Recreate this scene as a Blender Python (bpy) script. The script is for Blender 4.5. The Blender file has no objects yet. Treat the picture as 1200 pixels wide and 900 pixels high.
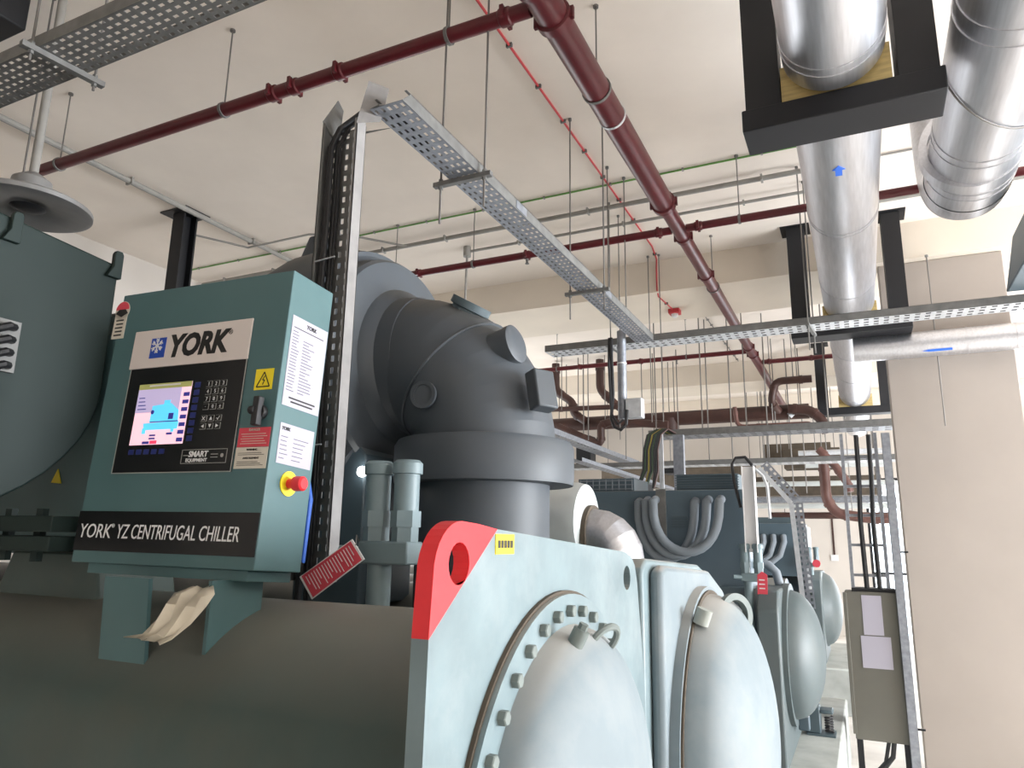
import bpy, math, random
from mathutils import Vector, Matrix, Euler
random.seed(7)
PI = math.pi
D = bpy.data
sc = bpy.context.scene
COL = sc.collection

# ------------------------------------------------------------------ camera
cam = D.objects.new('camera', D.cameras.new('camera')); COL.objects.link(cam)
cam.data.sensor_fit = 'HORIZONTAL'; cam.data.sensor_width = 36.0
cam.data.lens = 36.0 * 839.2 / 1200
cam.data.clip_start = 0.02
Mc = Matrix(((0.90121922, 0.43309356, 0.01529343), (-0.07737234, 0.19552574, -0.97764166), (-0.42640057, 0.87988616, 0.20972102)))
Rw = Matrix((Mc[0], -Mc[1], -Mc[2])).transposed()
cam.matrix_world = Matrix.Translation((0, 0, 1.6)) @ Rw.to_4x4()
sc.camera = cam

# ------------------------------------------------------------------ light
sc.view_settings.view_transform = 'Standard'; sc.view_settings.look = 'None'
sc.view_settings.gamma = 1; sc.view_settings.use_curve_mapping = False
sc.view_settings.exposure = 0.32
w = D.worlds.new('world'); sc.world = w; w.use_nodes = True
w.node_tree.nodes['Background'].inputs[0].default_value = (0.86, 0.93, 1.0, 1)
w.node_tree.nodes['Background'].inputs[1].default_value = 3.0

def area(name, loc, rot, sx, sy, power, col):
    l = D.lights.new(name, 'AREA'); l.shape = 'RECTANGLE'; l.size = sx; l.size_y = sy; l.energy = power; l.color = col
    o = D.objects.new(name, l); COL.objects.link(o); o.location = loc; o.rotation_euler = rot
    return o
# daylight through the openings of the right wall and of the far wall
area('daylight_side_opening', (9.1, 6.3, 1.6), (0, PI/2+0.36, 0), 3.0, 7.0, 1650, (0.92, 0.96, 1.0))
area('daylight_near_opening', (9.1, -2.0, 1.6), (0, PI/2+0.45, 0), 2.8, 3.0, 110, (1.0, 0.93, 0.84))
area('daylight_far_opening', (2.2, 18.8, 1.2), (-PI/2-0.25, 0, 0), 4.5, 3.0, 190, (0.95, 0.97, 1.0))
area('daylight_left_far_opening', (-7.9, 12.5, 1.8), (0, -PI/2-0.3, 0), 2.6, 5.0, 110, (1.0, 0.97, 0.92))

# ------------------------------------------------------------------ materials
def mat(name, col, rough=0.6, metal=0.0, var=0.0, scale=6.0, dirt=None, dirt_amt=0.0, bump=0.0, bscale=40.0, emit=0.0, coat=0.0, aniso=None, dscale=2.5, settle=None):
    m = D.materials.new(name); m.use_nodes = True
    nt = m.node_tree; N = nt.nodes; L = nt.links; b = N['Principled BSDF']
    b.inputs['Roughness'].default_value = rough; b.inputs['Metallic'].default_value = metal
    b.inputs['Base Color'].default_value = (*col, 1)
    if coat: b.inputs['Coat Weight'].default_value = coat
    tc = N.new('ShaderNodeTexCoord')
    src = None
    if var > 0 or dirt:
        n = N.new('ShaderNodeTexNoise'); n.inputs['Scale'].default_value = scale; n.inputs['Detail'].default_value = 6
        L.new(tc.outputs['Object'], n.inputs['Vector'])
        if aniso:
            mp = N.new('ShaderNodeMapping'); mp.inputs['Scale'].default_value = aniso
            L.new(tc.outputs['Object'], mp.inputs['Vector']); L.new(mp.outputs[0], n.inputs['Vector'])
        r = N.new('ShaderNodeValToRGB'); r.color_ramp.elements[0].position = 0.32; r.color_ramp.elements[1].position = 0.68
        r.color_ramp.elements[0].color = (*[c*(1-var) for c in col], 1); r.color_ramp.elements[1].color = (*[min(1, c*(1+var)) for c in col], 1)
        L.new(n.outputs['Fac'], r.inputs['Fac']); src = r.outputs['Color']
        if dirt:
            n2 = N.new('ShaderNodeTexNoise'); n2.inputs['Scale'].default_value = dscale; n2.inputs['Detail'].default_value = 9; n2.inputs['Roughness'].default_value = 0.65
            L.new(tc.outputs['Object'], n2.inputs['Vector'])
            r2 = N.new('ShaderNodeMapRange'); r2.inputs[1].default_value = 0.45; r2.inputs[2].default_value = 0.75; r2.inputs[4].default_value = dirt_amt
            L.new(n2.outputs['Fac'], r2.inputs[0])
            mx = N.new('ShaderNodeMix'); mx.data_type = 'RGBA'; L.new(r2.outputs[0], mx.inputs[0]); L.new(src, mx.inputs[6]); mx.inputs[7].default_value = (*dirt, 1)
            src = mx.outputs[2]
        if settle:      # dust lying on upward-facing surfaces
            g = N.new('ShaderNodeNewGeometry'); sp = N.new('ShaderNodeSeparateXYZ'); L.new(g.outputs['Normal'], sp.inputs[0])
            r3 = N.new('ShaderNodeMapRange'); r3.inputs[1].default_value = 0.55; r3.inputs[2].default_value = 1.0; r3.inputs[4].default_value = 0.8; L.new(sp.outputs['Z'], r3.inputs[0])
            mx2 = N.new('ShaderNodeMix'); mx2.data_type = 'RGBA'; L.new(r3.outputs[0], mx2.inputs[0]); L.new(src, mx2.inputs[6]); mx2.inputs[7].default_value = (*settle, 1)
            src = mx2.outputs[2]
        L.new(src, b.inputs['Base Color'])
    if bump > 0:
        n3 = N.new('ShaderNodeTexNoise'); n3.inputs['Scale'].default_value = bscale; n3.inputs['Detail'].default_value = 4
        L.new(tc.outputs['Object'], n3.inputs['Vector'])
        bp = N.new('ShaderNodeBump'); bp.inputs['Strength'].default_value = bump; bp.inputs['Distance'].default_value = 0.01
        L.new(n3.outputs['Fac'], bp.inputs['Height']); L.new(bp.outputs[0], b.inputs['Normal'])
    if emit:
        b.inputs['Emission Color'].default_value = (*col, 1); b.inputs['Emission Strength'].default_value = emit
    return m
M = {}
M['ceiling'] = mat('ceiling_plaster', (0.87, 0.79, 0.71), 0.9, var=0.04, scale=1.2, bump=0.05, bscale=15, dirt=(0.58, 0.50, 0.41), dirt_amt=0.2, dscale=0.5)
M['beam'] = mat('beam_plaster', (0.76, 0.68, 0.58), 0.9, var=0.04, scale=1.5)
M['wall'] = mat('wall_plaster', (0.62, 0.575, 0.53), 0.9, var=0.04, scale=1.0, bump=0.05, bscale=12)
M['column'] = mat('column_paint', (0.38, 0.335, 0.30), 0.85, var=0.04, scale=1.5, dirt=(0.36, 0.31, 0.27), dirt_amt=0.2, bump=0.08, bscale=8)
M['floor'] = mat('floor_concrete', (0.74, 0.71, 0.67), 0.55, var=0.12, scale=3, bump=0.05)
M['green'] = mat('green_enamel', (0.006, 0.019, 0.017), 0.65, var=0.05, scale=5, dirt=(0.011, 0.02, 0.017), dirt_amt=0.25)
M['green_vessel'] = mat('dusty_vessel_paint', (0.055, 0.085, 0.078), 0.5, var=0.1, scale=3, dirt=(0.10, 0.095, 0.072), dirt_amt=0.45, bump=0.05, bscale=30, settle=(0.24, 0.225, 0.195))
M['teal'] = mat('tube_sheet_paint', (0.17, 0.23, 0.25), 0.42, var=0.15, scale=5, dirt=(0.30, 0.34, 0.355), dirt_amt=0.6, bump=0.08, bscale=25, dscale=4, settle=(0.38, 0.36, 0.32))
M['dome'] = mat('dusty_dome_paint', (0.19, 0.235, 0.26), 0.62, var=0.10, scale=3, dirt=(0.28, 0.29, 0.29), dirt_amt=0.6, bump=0.06, bscale=14, dscale=3, settle=(0.48, 0.45, 0.41))
M['dust'] = mat('dust_grey_paint', (0.34, 0.36, 0.33), 0.8, var=0.1, scale=8, dirt=(0.42, 0.38, 0.32), dirt_amt=0.6)
M['slate'] = mat('slate_blue_enamel', (0.075, 0.11, 0.135), 0.45, var=0.06, scale=4, settle=(0.28, 0.28, 0.26))
M['slate_dark'] = mat('dark_slate_enamel', (0.07, 0.10, 0.115), 0.5, var=0.06, scale=4)
M['insul'] = mat('grey_rubber_insulation', (0.07, 0.082, 0.096), 0.5, var=0.06, scale=3, dirt=(0.09, 0.09, 0.08), dirt_amt=0.3, bump=0.03, bscale=20, settle=(0.10, 0.088, 0.068))
M['insul_rim'] = mat('grey_insulation_rim', (0.15, 0.165, 0.17), 0.5, var=0.08, scale=3)
M['clad'] = mat('aluminium_cladding', (0.66, 0.67, 0.71), 0.38, 0.95, var=0.08, scale=4, aniso=(14, 1, 14), bump=0.1, bscale=3)
M['galv'] = mat('galvanised_steel', (0.30, 0.32, 0.36), 0.45, 0.6, var=0.18, scale=25)
M['galv_dull'] = mat('dull_galvanised_steel', (0.19, 0.19, 0.185), 0.6, 0.4, var=0.15, scale=15)
M['galv_lite'] = mat('bright_galvanised_steel', (0.62, 0.64, 0.67), 0.5, 0.35, var=0.1, scale=20)
M['c2'] = mat('second_chiller_paint', (0.09, 0.115, 0.12), 0.5, var=0.06, scale=4, dirt=(0.15, 0.155, 0.145), dirt_amt=0.4)
M['lug'] = mat('lug_paint', (0.17, 0.20, 0.19), 0.6, var=0.1)
M['rail'] = mat('riser_rail_steel', (0.27, 0.26, 0.255), 0.6, 0.0, var=0.12, scale=12)
M['rod'] = mat('threaded_steel', (0.20, 0.19, 0.18), 0.5, 0.6, bump=0.3, bscale=300)
M['red'] = mat('maroon_pipe_paint', (0.10, 0.009, 0.014), 0.38, var=0.1, scale=8)
M['brown'] = mat('brown_pipe_paint', (0.05, 0.02, 0.015), 0.5, var=0.2, scale=5)
M['copper'] = mat('dusty_red_pipe', (0.12, 0.055, 0.045), 0.5, var=0.2, scale=5)
M['conduit'] = mat('grey_conduit', (0.30, 0.29, 0.27), 0.6, var=0.08, scale=10)
M['redwire'] = mat('red_conduit', (0.55, 0.05, 0.06), 0.5)
M['cable_green'] = mat('dark_green_cable', (0.025, 0.06, 0.025), 0.5)
M['cable_ochre'] = mat('ochre_cable', (0.28, 0.22, 0.03), 0.5)
M['greenwire'] = mat('green_cable', (0.12, 0.30, 0.06), 0.5)
M['black'] = mat('black_paint', (0.004, 0.0045, 0.007), 0.6, var=0.1, scale=10)
M['rubber'] = mat('black_rubber', (0.015, 0.015, 0.017), 0.5, bump=0.1)
M['hose'] = mat('grey_flexible_hose', (0.19, 0.22, 0.25), 0.55)
M['wood'] = mat('saddle_wood', (0.50, 0.38, 0.16), 0.7, var=0.2, scale=6, aniso=(1, 8, 8))
M['safety_red'] = mat('red_paint', (0.75, 0.03, 0.04), 0.35, var=0.05, scale=6)
M['yellow'] = mat('yellow_sticker', (0.85, 0.68, 0.02), 0.45)
M['white'] = mat('white_print', (0.75, 0.75, 0.76), 0.5)
M['paper'] = mat('paper', (0.42, 0.40, 0.47), 0.6)
M['cream'] = mat('cream_sticker', (0.62, 0.58, 0.50), 0.5)
M['header'] = mat('header_white', (0.66, 0.60, 0.57), 0.5)
M['ink'] = mat('black_ink', (0.01, 0.01, 0.01), 0.5)
M['grey_ink'] = mat('grey_print', (0.09, 0.09, 0.12), 0.6)
M['gloss_black'] = mat('display_black', (0.008, 0.008, 0.009), 0.25)
M['key_blue'] = mat('blue_key', (0.015, 0.025, 0.16), 0.4)
M['logo_blue'] = mat('blue_ink', (0.02, 0.07, 0.42), 0.4)
M['arrow_blue'] = mat('arrow_blue', (0.03, 0.16, 0.75), 0.5)
M['label_red'] = mat('red_label', (0.62, 0.06, 0.09), 0.45)
M['cab'] = mat('olive_grey_cabinet', (0.13, 0.125, 0.105), 0.55, var=0.04, scale=4)
M['plastic'] = mat('dusty_film', (0.55, 0.50, 0.40), 0.4, var=0.15, scale=8)
M['blue_rag'] = mat('blue_plastic', (0.02, 0.10, 0.45), 0.4)
M['reflector'] = mat('lamp_reflector', (0.30, 0.30, 0.30), 0.45, 0.5, var=0.1, scale=6)
M['mud'] = mat('dull_brown_paint', (0.09, 0.07, 0.05), 0.8, var=0.2)  # brown paint of the far ducts, also used for gaskets and a seam
M['plinth'] = mat('plinth_concrete', (0.40, 0.42, 0.40), 0.8, var=0.15, scale=5)
M['scr_pink'] = mat('screen_pink', (0.80, 0.52, 0.60), 0.4, emit=0.7)
M['scr_grey'] = mat('screen_mauve', (0.42, 0.36, 0.55), 0.4, emit=0.6)
M['scr_cyan'] = mat('screen_cyan', (0.10, 0.55, 0.80), 0.4, emit=0.7)
M['scr_navy'] = mat('screen_navy', (0.03, 0.03, 0.22), 0.4, emit=0.5)
M['scr_red'] = mat('screen_red', (0.8, 0.05, 0.12), 0.4, emit=0.6)
M['scr_lav'] = mat('screen_lavender', (0.55, 0.50, 0.85), 0.4, emit=0.7)
M['scr_olive'] = mat('screen_olive', (0.30, 0.30, 0.10), 0.4, emit=0.4)
M['panel'] = mat('panel_enamel', (0.07, 0.145, 0.155), 0.42, var=0.04, scale=6, dirt=(0.085, 0.15, 0.155), dirt_amt=0.2)
M['valve'] = mat('valve_paint', (0.16, 0.22, 0.24), 0.45, var=0.06, scale=8)
M['grey_line'] = mat('grey_outline', (0.35, 0.35, 0.33), 0.5)
M['clad_white'] = mat('white_cladding', (0.62, 0.66, 0.66), 0.35, 0.3, var=0.08, scale=4)
M['lamp_on'] = mat('lit_lamp', (1, 0.97, 0.92), 0.4, emit=12)

# ------------------------------------------------------------------ mesh builder
def basis(d):
    d = Vector(d).normalized(); a = Vector((0, 0, 1)) if abs(d.z) < 0.9 else Vector((1, 0, 0))
    u = d.cross(a).normalized(); return u, d.cross(u).normalized(), d
class MB:
    def __init__(s): s.v = []; s.f = []
    def add(s, vs, fs):
        n = len(s.v); s.v += [Vector(p) for p in vs]; s.f += [tuple(i+n for i in f) for f in fs]; return s
    def box(s, a, b):
        x0, y0, z0 = [min(a[i], b[i]) for i in range(3)]; x1, y1, z1 = [max(a[i], b[i]) for i in range(3)]
        return s.add([(x0,y0,z0),(x1,y0,z0),(x1,y1,z0),(x0,y1,z0),(x0,y0,z1),(x1,y0,z1),(x1,y1,z1),(x0,y1,z1)],
                     [(0,3,2,1),(4,5,6,7),(0,1,5,4),(1,2,6,5),(2,3,7,6),(3,0,4,7)])
    def bar(s, p, q, wu, wv, up=(0, 0, 1)):   # box-section bar from p to q
        p, q = Vector(p), Vector(q); d = (q-p).normalized(); u = d.cross(Vector(up))
        if u.length < 1e-4: u = Vector((1, 0, 0))
        u.normalize(); v = u.cross(d).normalized(); u *= wu/2; v *= wv/2
        vs = [p-u-v, p+u-v, p+u+v, p-u+v, q-u-v, q+u-v, q+u+v, q-u+v]
        return s.add(vs, [(0,3,2,1),(4,5,6,7),(0,1,5,4),(1,2,6,5),(2,3,7,6),(3,0,4,7)])
    def lathe(s, o, ax, prof, seg=32, a0=0, a1=2*PI):
        o = Vector(o); u, v, d = basis(ax); n = len(s.v); k = len(prof)
        for i in range(seg):
            a = 2*PI*i/seg; c = u*math.cos(a)+v*math.sin(a)
            for r, h in prof: s.v.append(o + d*h + c*r)
        for i in range(seg):
            j = (i+1) % seg
            for t in range(k-1): s.f.append((n+i*k+t, n+j*k+t, n+j*k+t+1, n+i*k+t+1))
        if prof[0][0] > 1e-6: s.f.append(tuple(n+i*k for i in range(seg))[::-1])
        if prof[-1][0] > 1e-6: s.f.append(tuple(n+i*k+k-1 for i in range(seg)))
        return s
    def cyl(s, p, q, r, seg=16, r2=None):
        p, q = Vector(p), Vector(q); return s.lathe(p, q-p, [(r, 0), (r if r2 is None else r2, (q-p).length)], seg)
    def ring(s, o, ax, ro, ri, h, seg=32):
        o = Vector(o); u, v, d = basis(ax); n = len(s.v)
        for i in range(seg):
            a = 2*PI*i/seg; c = u*math.cos(a)+v*math.sin(a)
            s.v += [o+c*ri, o+c*ro, o+c*ro+d*h, o+c*ri+d*h]
        for i in range(seg):
            j = (i+1) % seg
            for t in range(4): s.f.append((n+i*4+t, n+j*4+t, n+j*4+(t+1) % 4, n+i*4+(t+1) % 4))
        return s
    def tube(s, pts, r, seg=8):
        pts = [Vector(p) for p in pts]; n = len(s.v); u = None
        for i, p in enumerate(pts):
            d = (pts[min(i+1, len(pts)-1)] - pts[max(i-1, 0)]).normalized()
            if u is None: u = basis(d)[0]
            u = (u - d*u.dot(d)).normalized(); v = d.cross(u)
            for k in range(seg):
                a = 2*PI*k/seg; s.v.append(p + (u*math.cos(a)+v*math.sin(a))*r)
        for i in range(len(pts)-1):
            for k in range(seg):
                l = (k+1) % seg; s.f.append((n+i*seg+k, n+i*seg+l, n+(i+1)*seg+l, n+(i+1)*seg+k))
        s.f.append(tuple(n+k for k in range(seg))[::-1]); s.f.append(tuple(n+(len(pts)-1)*seg+k for k in range(seg)))
        return s
    def prism(s, pts, vec):
        pts = [Vector(p) for p in pts]; vec = Vector(vec); k = len(pts)
        return s.add(pts+[p+vec for p in pts], [tuple(range(k))[::-1], tuple(range(k, 2*k))] + [(i, (i+1) % k, k+(i+1) % k, k+i) for i in range(k)])
    def perf(s, o, U, V, L, W, nu, nv, hu=0.5, hv=0.45, t=0.003):  # perforated sheet: real slots through it
        o = Vector(o); U = Vector(U); V = Vector(V); Nn = U.cross(V)*t; n = len(s.v)
        us = [0]; vs = [0]
        for i in range(nu): c = (i+.5)*L/nu; h = L/nu*hu/2; us += [c-h, c+h]
        for i in range(nv): c = (i+.5)*W/nv; h = W/nv*hv/2; vs += [c-h, c+h]
        us.append(L); vs.append(W); nvv = len(vs)
        for lay in (0, 1):
            for a in us:
                for b in vs: s.v.append(o+U*a+V*b+Nn*lay)
        off = len(us)*nvv
        idx = lambda i, j, l: n+l*off+i*nvv+j
        for i in range(len(us)-1):
            for j in range(nvv-1):
                if i % 2 == 1 and j % 2 == 1:
                    q = [(i, j), (i+1, j), (i+1, j+1), (i, j+1)]
                    for k in range(4):
                        a, b = q[k], q[(k+1) % 4]; s.f.append((idx(*a, 0), idx(*b, 0), idx(*b, 1), idx(*a, 1)))
                else:
                    for l in (0, 1):
                        f = (idx(i, j, l), idx(i+1, j, l), idx(i+1, j+1, l), idx(i, j+1, l)); s.f.append(f if l else f[::-1])
        return s

def root_loc(p):
    while p is not None and p.parent: p = p.parent
    return p.location if p is not None else Vector((0, 0, 0))
def obj(name, mb, m, parent=None, bevel=0, smooth=True, local=False, kind=None, loc=None):
    me = D.meshes.new(name)
    off = Vector((0, 0, 0)) if local else (root_loc(parent) if parent is not None else Vector(loc or (0, 0, 0)))
    me.from_pydata([v-off for v in mb.v], [], mb.f); me.update()
    me.materials.append(M[m] if isinstance(m, str) else m)
    if smooth:
        me.shade_smooth(); me.set_sharp_from_angle(angle=math.radians(35))
    o = D.objects.new(name, me); COL.objects.link(o)
    if parent is not None: o.parent = parent
    elif loc: o.location = loc
    if bevel:
        b = o.modifiers.new('bevel', 'BEVEL'); b.width = bevel; b.segments = 2; b.limit_method = 'ANGLE'
    if kind: o['kind'] = kind
    return o
def tag(o, label, cat, group=None):
    o['label'] = label; o['category'] = cat
    if group: o['group'] = group
    return o
def thing(name, label, cat, loc=(0, 0, 0), rot=(0, 0, 0), group=None):
    o = D.objects.new(name, None); COL.objects.link(o); o.location = loc; o.rotation_euler = rot
    o.empty_display_size = 0.1
    return tag(o, label, cat, group)
def struct(name, mb, m, parent=None, **k):
    o = obj(name, mb, m, parent, **k); o['kind'] = 'structure'; return o
def copy_tree(o, d=None, parent=None):
    c = o.copy(); COL.objects.link(c)
    if parent is not None: c.parent = parent
    if d is not None: c.location = o.location + Vector(d)
    for ch in o.children: copy_tree(ch, None, c)
    return c
def text(name, s, size, m, parent, mtx, bold=0.0, shear=0.0, sx=1.0, align='LEFT', th=0.0006):
    cu = D.curves.new(name, 'FONT'); cu.body = s; cu.size = size; cu.offset = bold; cu.shear = shear
    cu.align_x = align; cu.align_y = 'BOTTOM_BASELINE'; cu.extrude = th; cu.resolution_u = 3
    t = D.objects.new(name, cu); COL.objects.link(t)
    bpy.context.view_layer.update()
    dg = bpy.context.evaluated_depsgraph_get()
    me = D.meshes.new_from_object(t.evaluated_get(dg)); D.objects.remove(t)
    me.transform(mtx @ Matrix.Diagonal((sx, 1, 1, 1))); me.materials.clear(); me.materials.append(M[m])
    o = D.objects.new(name, me); COL.objects.link(o); o.parent = parent
    return o
def arc(c, r, a0, a1, n, u, v):
    c, u, v = Vector(c), Vector(u), Vector(v)
    return [c + u*r*math.cos(a0+(a1-a0)*i/n) + v*r*math.sin(a0+(a1-a0)*i/n) for i in range(n+1)]

# ================================================================== SETTING
FZ = -0.5; CZ = 4.9
struct('floor', MB().box((-8, -6.2, FZ-0.2), (9.2, 19.2, FZ)), 'floor', smooth=False)
struct('ceiling', MB().box((-8, -6.2, CZ), (9.2, 19.2, CZ+0.2)), 'ceiling', smooth=False)
def beam(y0, y1, z, x0=-7.8, x1=9.0): struct('ceiling_beam', MB().box((x0, y0, z), (x1, y1, CZ)), 'beam', smooth=False)
beam(8.08, 9.3, 4.5); beam(13.6, 14.6, 4.5); beam(17.2, 18.2, 4.5)
struct('wall_left', MB().box((-8, -6.2, FZ), (-7.8, 10, CZ)).box((-8, 10, FZ), (-7.8, 15, 0.4)).box((-8, 10, 3.2), (-7.8, 15, CZ)).box((-8, 15, FZ), (-7.8, 19.2, CZ)), 'wall', smooth=False)
struct('wall_near', MB().box((-7.8, -6.2, FZ), (9.0, -6.0, CZ)), 'wall', smooth=False)
struct('wall_right', MB().box((9.0, -3.5, FZ), (9.2, 12.6, 0.1)).box((9.0, -3.5, 3.1), (9.2, 12.6, CZ)).box((9.0, -0.5, 0.1), (9.2, 2.7, 3.1)).box((9.0, 12.6, FZ), (9.2, 19.2, CZ)).box((9.0, -6.2, FZ), (9.2, -3.5, CZ)), 'wall', smooth=False)
struct('wall_far', MB().box((-7.8, 19, FZ), (0.1, 19.2, CZ)).box((0.1, 19, 3.1), (5.0, 19.2, CZ)).box((5.0, 19, FZ), (9.0, 19.2, CZ)), 'wall', smooth=False)
struct('column', MB().box((0.355, 8.2, FZ), (1.47, 8.42, 4.5)), 'column', smooth=False, bevel=0.01)
# window frames in the far opening
struct('window_1', MB().box((0.1, 19.02, FZ), (0.16, 19.1, 3.1)).box((4.94, 19.02, FZ), (5.0, 19.1, 3.1)).box((0.16, 19.02, 3.04), (4.94, 19.1, 3.1)).box((2.5, 19.02, FZ), (2.56, 19.1, 3.04)).box((0.16, 19.02, 0.9), (4.94, 19.08, 0.95)), 'black', smooth=False)

# ================================================================== CHILLER 1
def dome_profile(r, h, x0=0.0, n=14, p=2.0):
    return [(r*math.cos(PI/2*i/n), x0 + h*(math.sin(PI/2*i/n))) for i in range(n+1)]
def bolts(parent, cx, cy, cz, r, n, size, a_from=0, a_to=2*PI, m='lug'):
    me = None
    for i in range(n):
        a = a_from + (a_to-a_from)*i/n
        if me is None:
            b = MB().lathe((0, 0, 0), (1, 0, 0), [(size, 0), (size, size*1.0), (size*0.85, size*1.15)], 6)
            o = obj('bolt', b, m, parent, local=True, smooth=False); me = o.data
        else:
            o = D.objects.new('bolt', me); COL.objects.link(o); o.parent = parent
        o.location = Vector((cx, cy+r*math.cos(a), cz+r*math.sin(a))) - root_loc(parent)
ch = thing('chiller', 'nearest green centrifugal chiller with red-cornered tube sheet and pale domed ends', 'chiller', (-1.6, 2.4, FZ))
V1 = (1.741, 0.939); V2 = (3.2, 0.81)
obj('shell', MB().cyl((-6.6, V1[0], V1[1]), (-0.735, V1[0], V1[1]), 0.465, 64), 'green_vessel', ch)
obj('shell', MB().cyl((-6.6, V2[0], V2[1]), (-0.735, V2[0], V2[1]), 0.56, 64), 'green_vessel', ch)
# tube sheet of near vessel, with red corner
X0, X1 = -0.736, -0.70
def yz(L, x): return [(x, a, b) for a, b in L]
red = [(1.126, 1.423), (1.134, 1.53)] + [(1.231-0.097*math.cos(a), 1.533+0.097*math.sin(a)) for a in [PI/2*i/8 for i in range(1, 9)]] + [(1.30, 1.626), (1.385, 1.617)]
rest = [(1.10, 0.30), (1.126, 1.423), (1.385, 1.617), (2.30, 1.560), (2.37, 1.545), (2.41, 1.515), (2.434, 1.46), (2.50, 1.13), (2.50, 0.30)]
def holed_plate(outl, hole, x0, x1):   # outline as (y,z) loop, one round hole (y,z,r)
    n = 20; hy, hz, r = hole; mb = MB(); k = len(outl)
    # bridge: sort outline points by angle around the hole and fan to the nearest hole vertices
    hv = [(hy+r*math.cos(2*PI*i/n), hz+r*math.sin(2*PI*i/n)) for i in range(n)]
    dense = []
    for i in range(k):
        a, b = outl[i], outl[(i+1) % k]; m = 6
        dense += [(a[0]+(b[0]-a[0])*t/m, a[1]+(b[1]-a[1])*t/m) for t in range(m)]
    K = len(dense)
    out = [Vector((x1, *p)) for p in dense] + [Vector((x1, *p)) for p in hv]
    nn = len(out); mb.v = out + [Vector((x0, p.y, p.z)) for p in out]
    ang = lambda p: math.atan2(p[1]-hz, p[0]-hy) % (2*PI)
    start = min(range(K), key=lambda i: ang(dense[i]))
    s2 = sum((dense[i][0]*dense[(i+1) % K][1]-dense[(i+1) % K][0]*dense[i][1]) for i in range(K))
    order = [(start + (i if s2 > 0 else -i)) % K for i in range(K)]
    j = 0
    hang = [2*PI*i/n for i in range(n)]
    fr = []
    for i in range(K):
        a, b = order[i], order[(i+1) % K]
        aa = ang(dense[b]) if i < K-1 else 2*PI+ang(dense[b])
        fr.append((a, b, K+j % n))
        while j < n and 2*PI*(j+1)/n <= aa + 1e-9:
            fr.append((b, K+(j+1) % n, K+j % n)); j += 1
    while j < n: fr.append((order[0], K+(j+1) % n, K+j % n)); j += 1
    mb.f = [f for f in fr] + [tuple(i+nn for i in f[::-1]) for f in fr]
    mb.f += [(i, (i+1) % K, (i+1) % K+nn, i+nn) for i in range(K)] + [(K+i, K+(i+1) % n, K+(i+1) % n+nn, K+i+nn) for i in range(n)]
    return mb
ts = obj('tube_sheet', holed_plate(rest, (2.318, 1.479, 0.038), X0, X1), 'teal', ch, smooth=False)
c = obj('painted_corner', holed_plate(red, (1.226, 1.55, 0.04), X0, X1), 'safety_red', ts, smooth=False); c['label'] = 'bright red painted corner with round lifting hole'
st = obj('sticker', MB().box((X1, 1.375, 1.565), (X1+0.002, 1.465, 1.607)), 'yellow', ts, smooth=False); st['label'] = 'small yellow printed sticker'
pm = MB()
for i in range(5): pm.box((X1+0.002, 1.385+i*0.015, 1.578), (X1+0.003, 1.396+i*0.015, 1.594))
obj('print_line', pm, 'ink', ts, smooth=False, kind='stuff')
# water box 1: flange, bolts, dome
wb = obj('water_box_flange', MB().ring((X1, *V1), (1, 0, 0), 0.525, 0.40, 0.022, 72), 'teal', ch)
obj('gasket', MB().ring((X1, *V1), (1, 0, 0), 0.533, 0.50, 0.010, 72), 'mud', ch)
bolts(wb, X1+0.022, V1[0], V1[1], 0.485, 36, 0.0155)
for o in wb.children: pass
dm = obj('dome', MB().lathe((X1+0.02, *V1), (1, 0, 0), [(0.452, 0.0), (0.447, 0.02)] + [(r, h+0.02) for r, h in dome_profile(0.445, 0.145, 0, 18)][1:], 72), 'dome', ch)
obj('drain_nozzle', MB().cyl((-0.635, 1.655, 1.345), (-0.612, 1.66, 1.392), 0.020, 16).cyl((-0.612, 1.66, 1.392), (-0.606, 1.66, 1.405), 0.012, 6), 'lug', dm)
obj('lifting_lug', MB().tube(arc((-0.61, 1.80, 1.345), 0.048, -0.3, PI+0.3, 12, (0.35, 0.93, 0), (0.5, 0, 0.86)), 0.009, 8), 'lug', dm)
# water box 2
ts2 = obj('tube_sheet', MB().prism(yz([(2.50, 0.3), (2.50, 1.50), (2.56, 1.535), (3.45, 1.49), (3.75, 1.42), (3.92, 1.33), (4.05, 1.10), (4.05, 0.3)], X1-0.16), (0.16, 0, 0)), 'teal', ch, bevel=0.012)
obj('cover_plate', MB().prism(yz([(2.56, 0.3), (2.58, 1.49), (2.64, 1.51), (3.45, 1.465), (3.80, 1.36), (3.98, 1.12), (3.98, 0.3)], X1), (0.05, 0, 0)), 'dome', ts2, bevel=0.02)
wb2 = obj('water_box_flange', MB().ring((X1+0.05, *V2), (1, 0, 0), 0.60, 0.50, 0.035, 72), 'dome', ch)
obj('gasket', MB().ring((X1+0.085, *V2), (1, 0, 0), 0.585, 0.55, 0.008, 72), 'mud', wb2)
dm2 = obj('dome', MB().lathe((X1+0.09, *V2), (1, 0, 0), [(0.57, 0.0), (0.565, 0.03)] + [(r, h+0.03) for r, h in dome_profile(0.56, 0.215, 0, 18)][1:], 72), 'dome', ch)
obj('drain_nozzle', MB().cyl((-0.585, 2.88, 1.29), (-0.565, 2.88, 1.345), 0.03, 16), 'dust', dm2)
obj('lifting_ring', MB().ring((-0.52, 3.22, 1.30), (0.8, -0.6, 0.1), 0.085, 0.058, 0.03, 28), 'lug', dm2)
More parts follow.
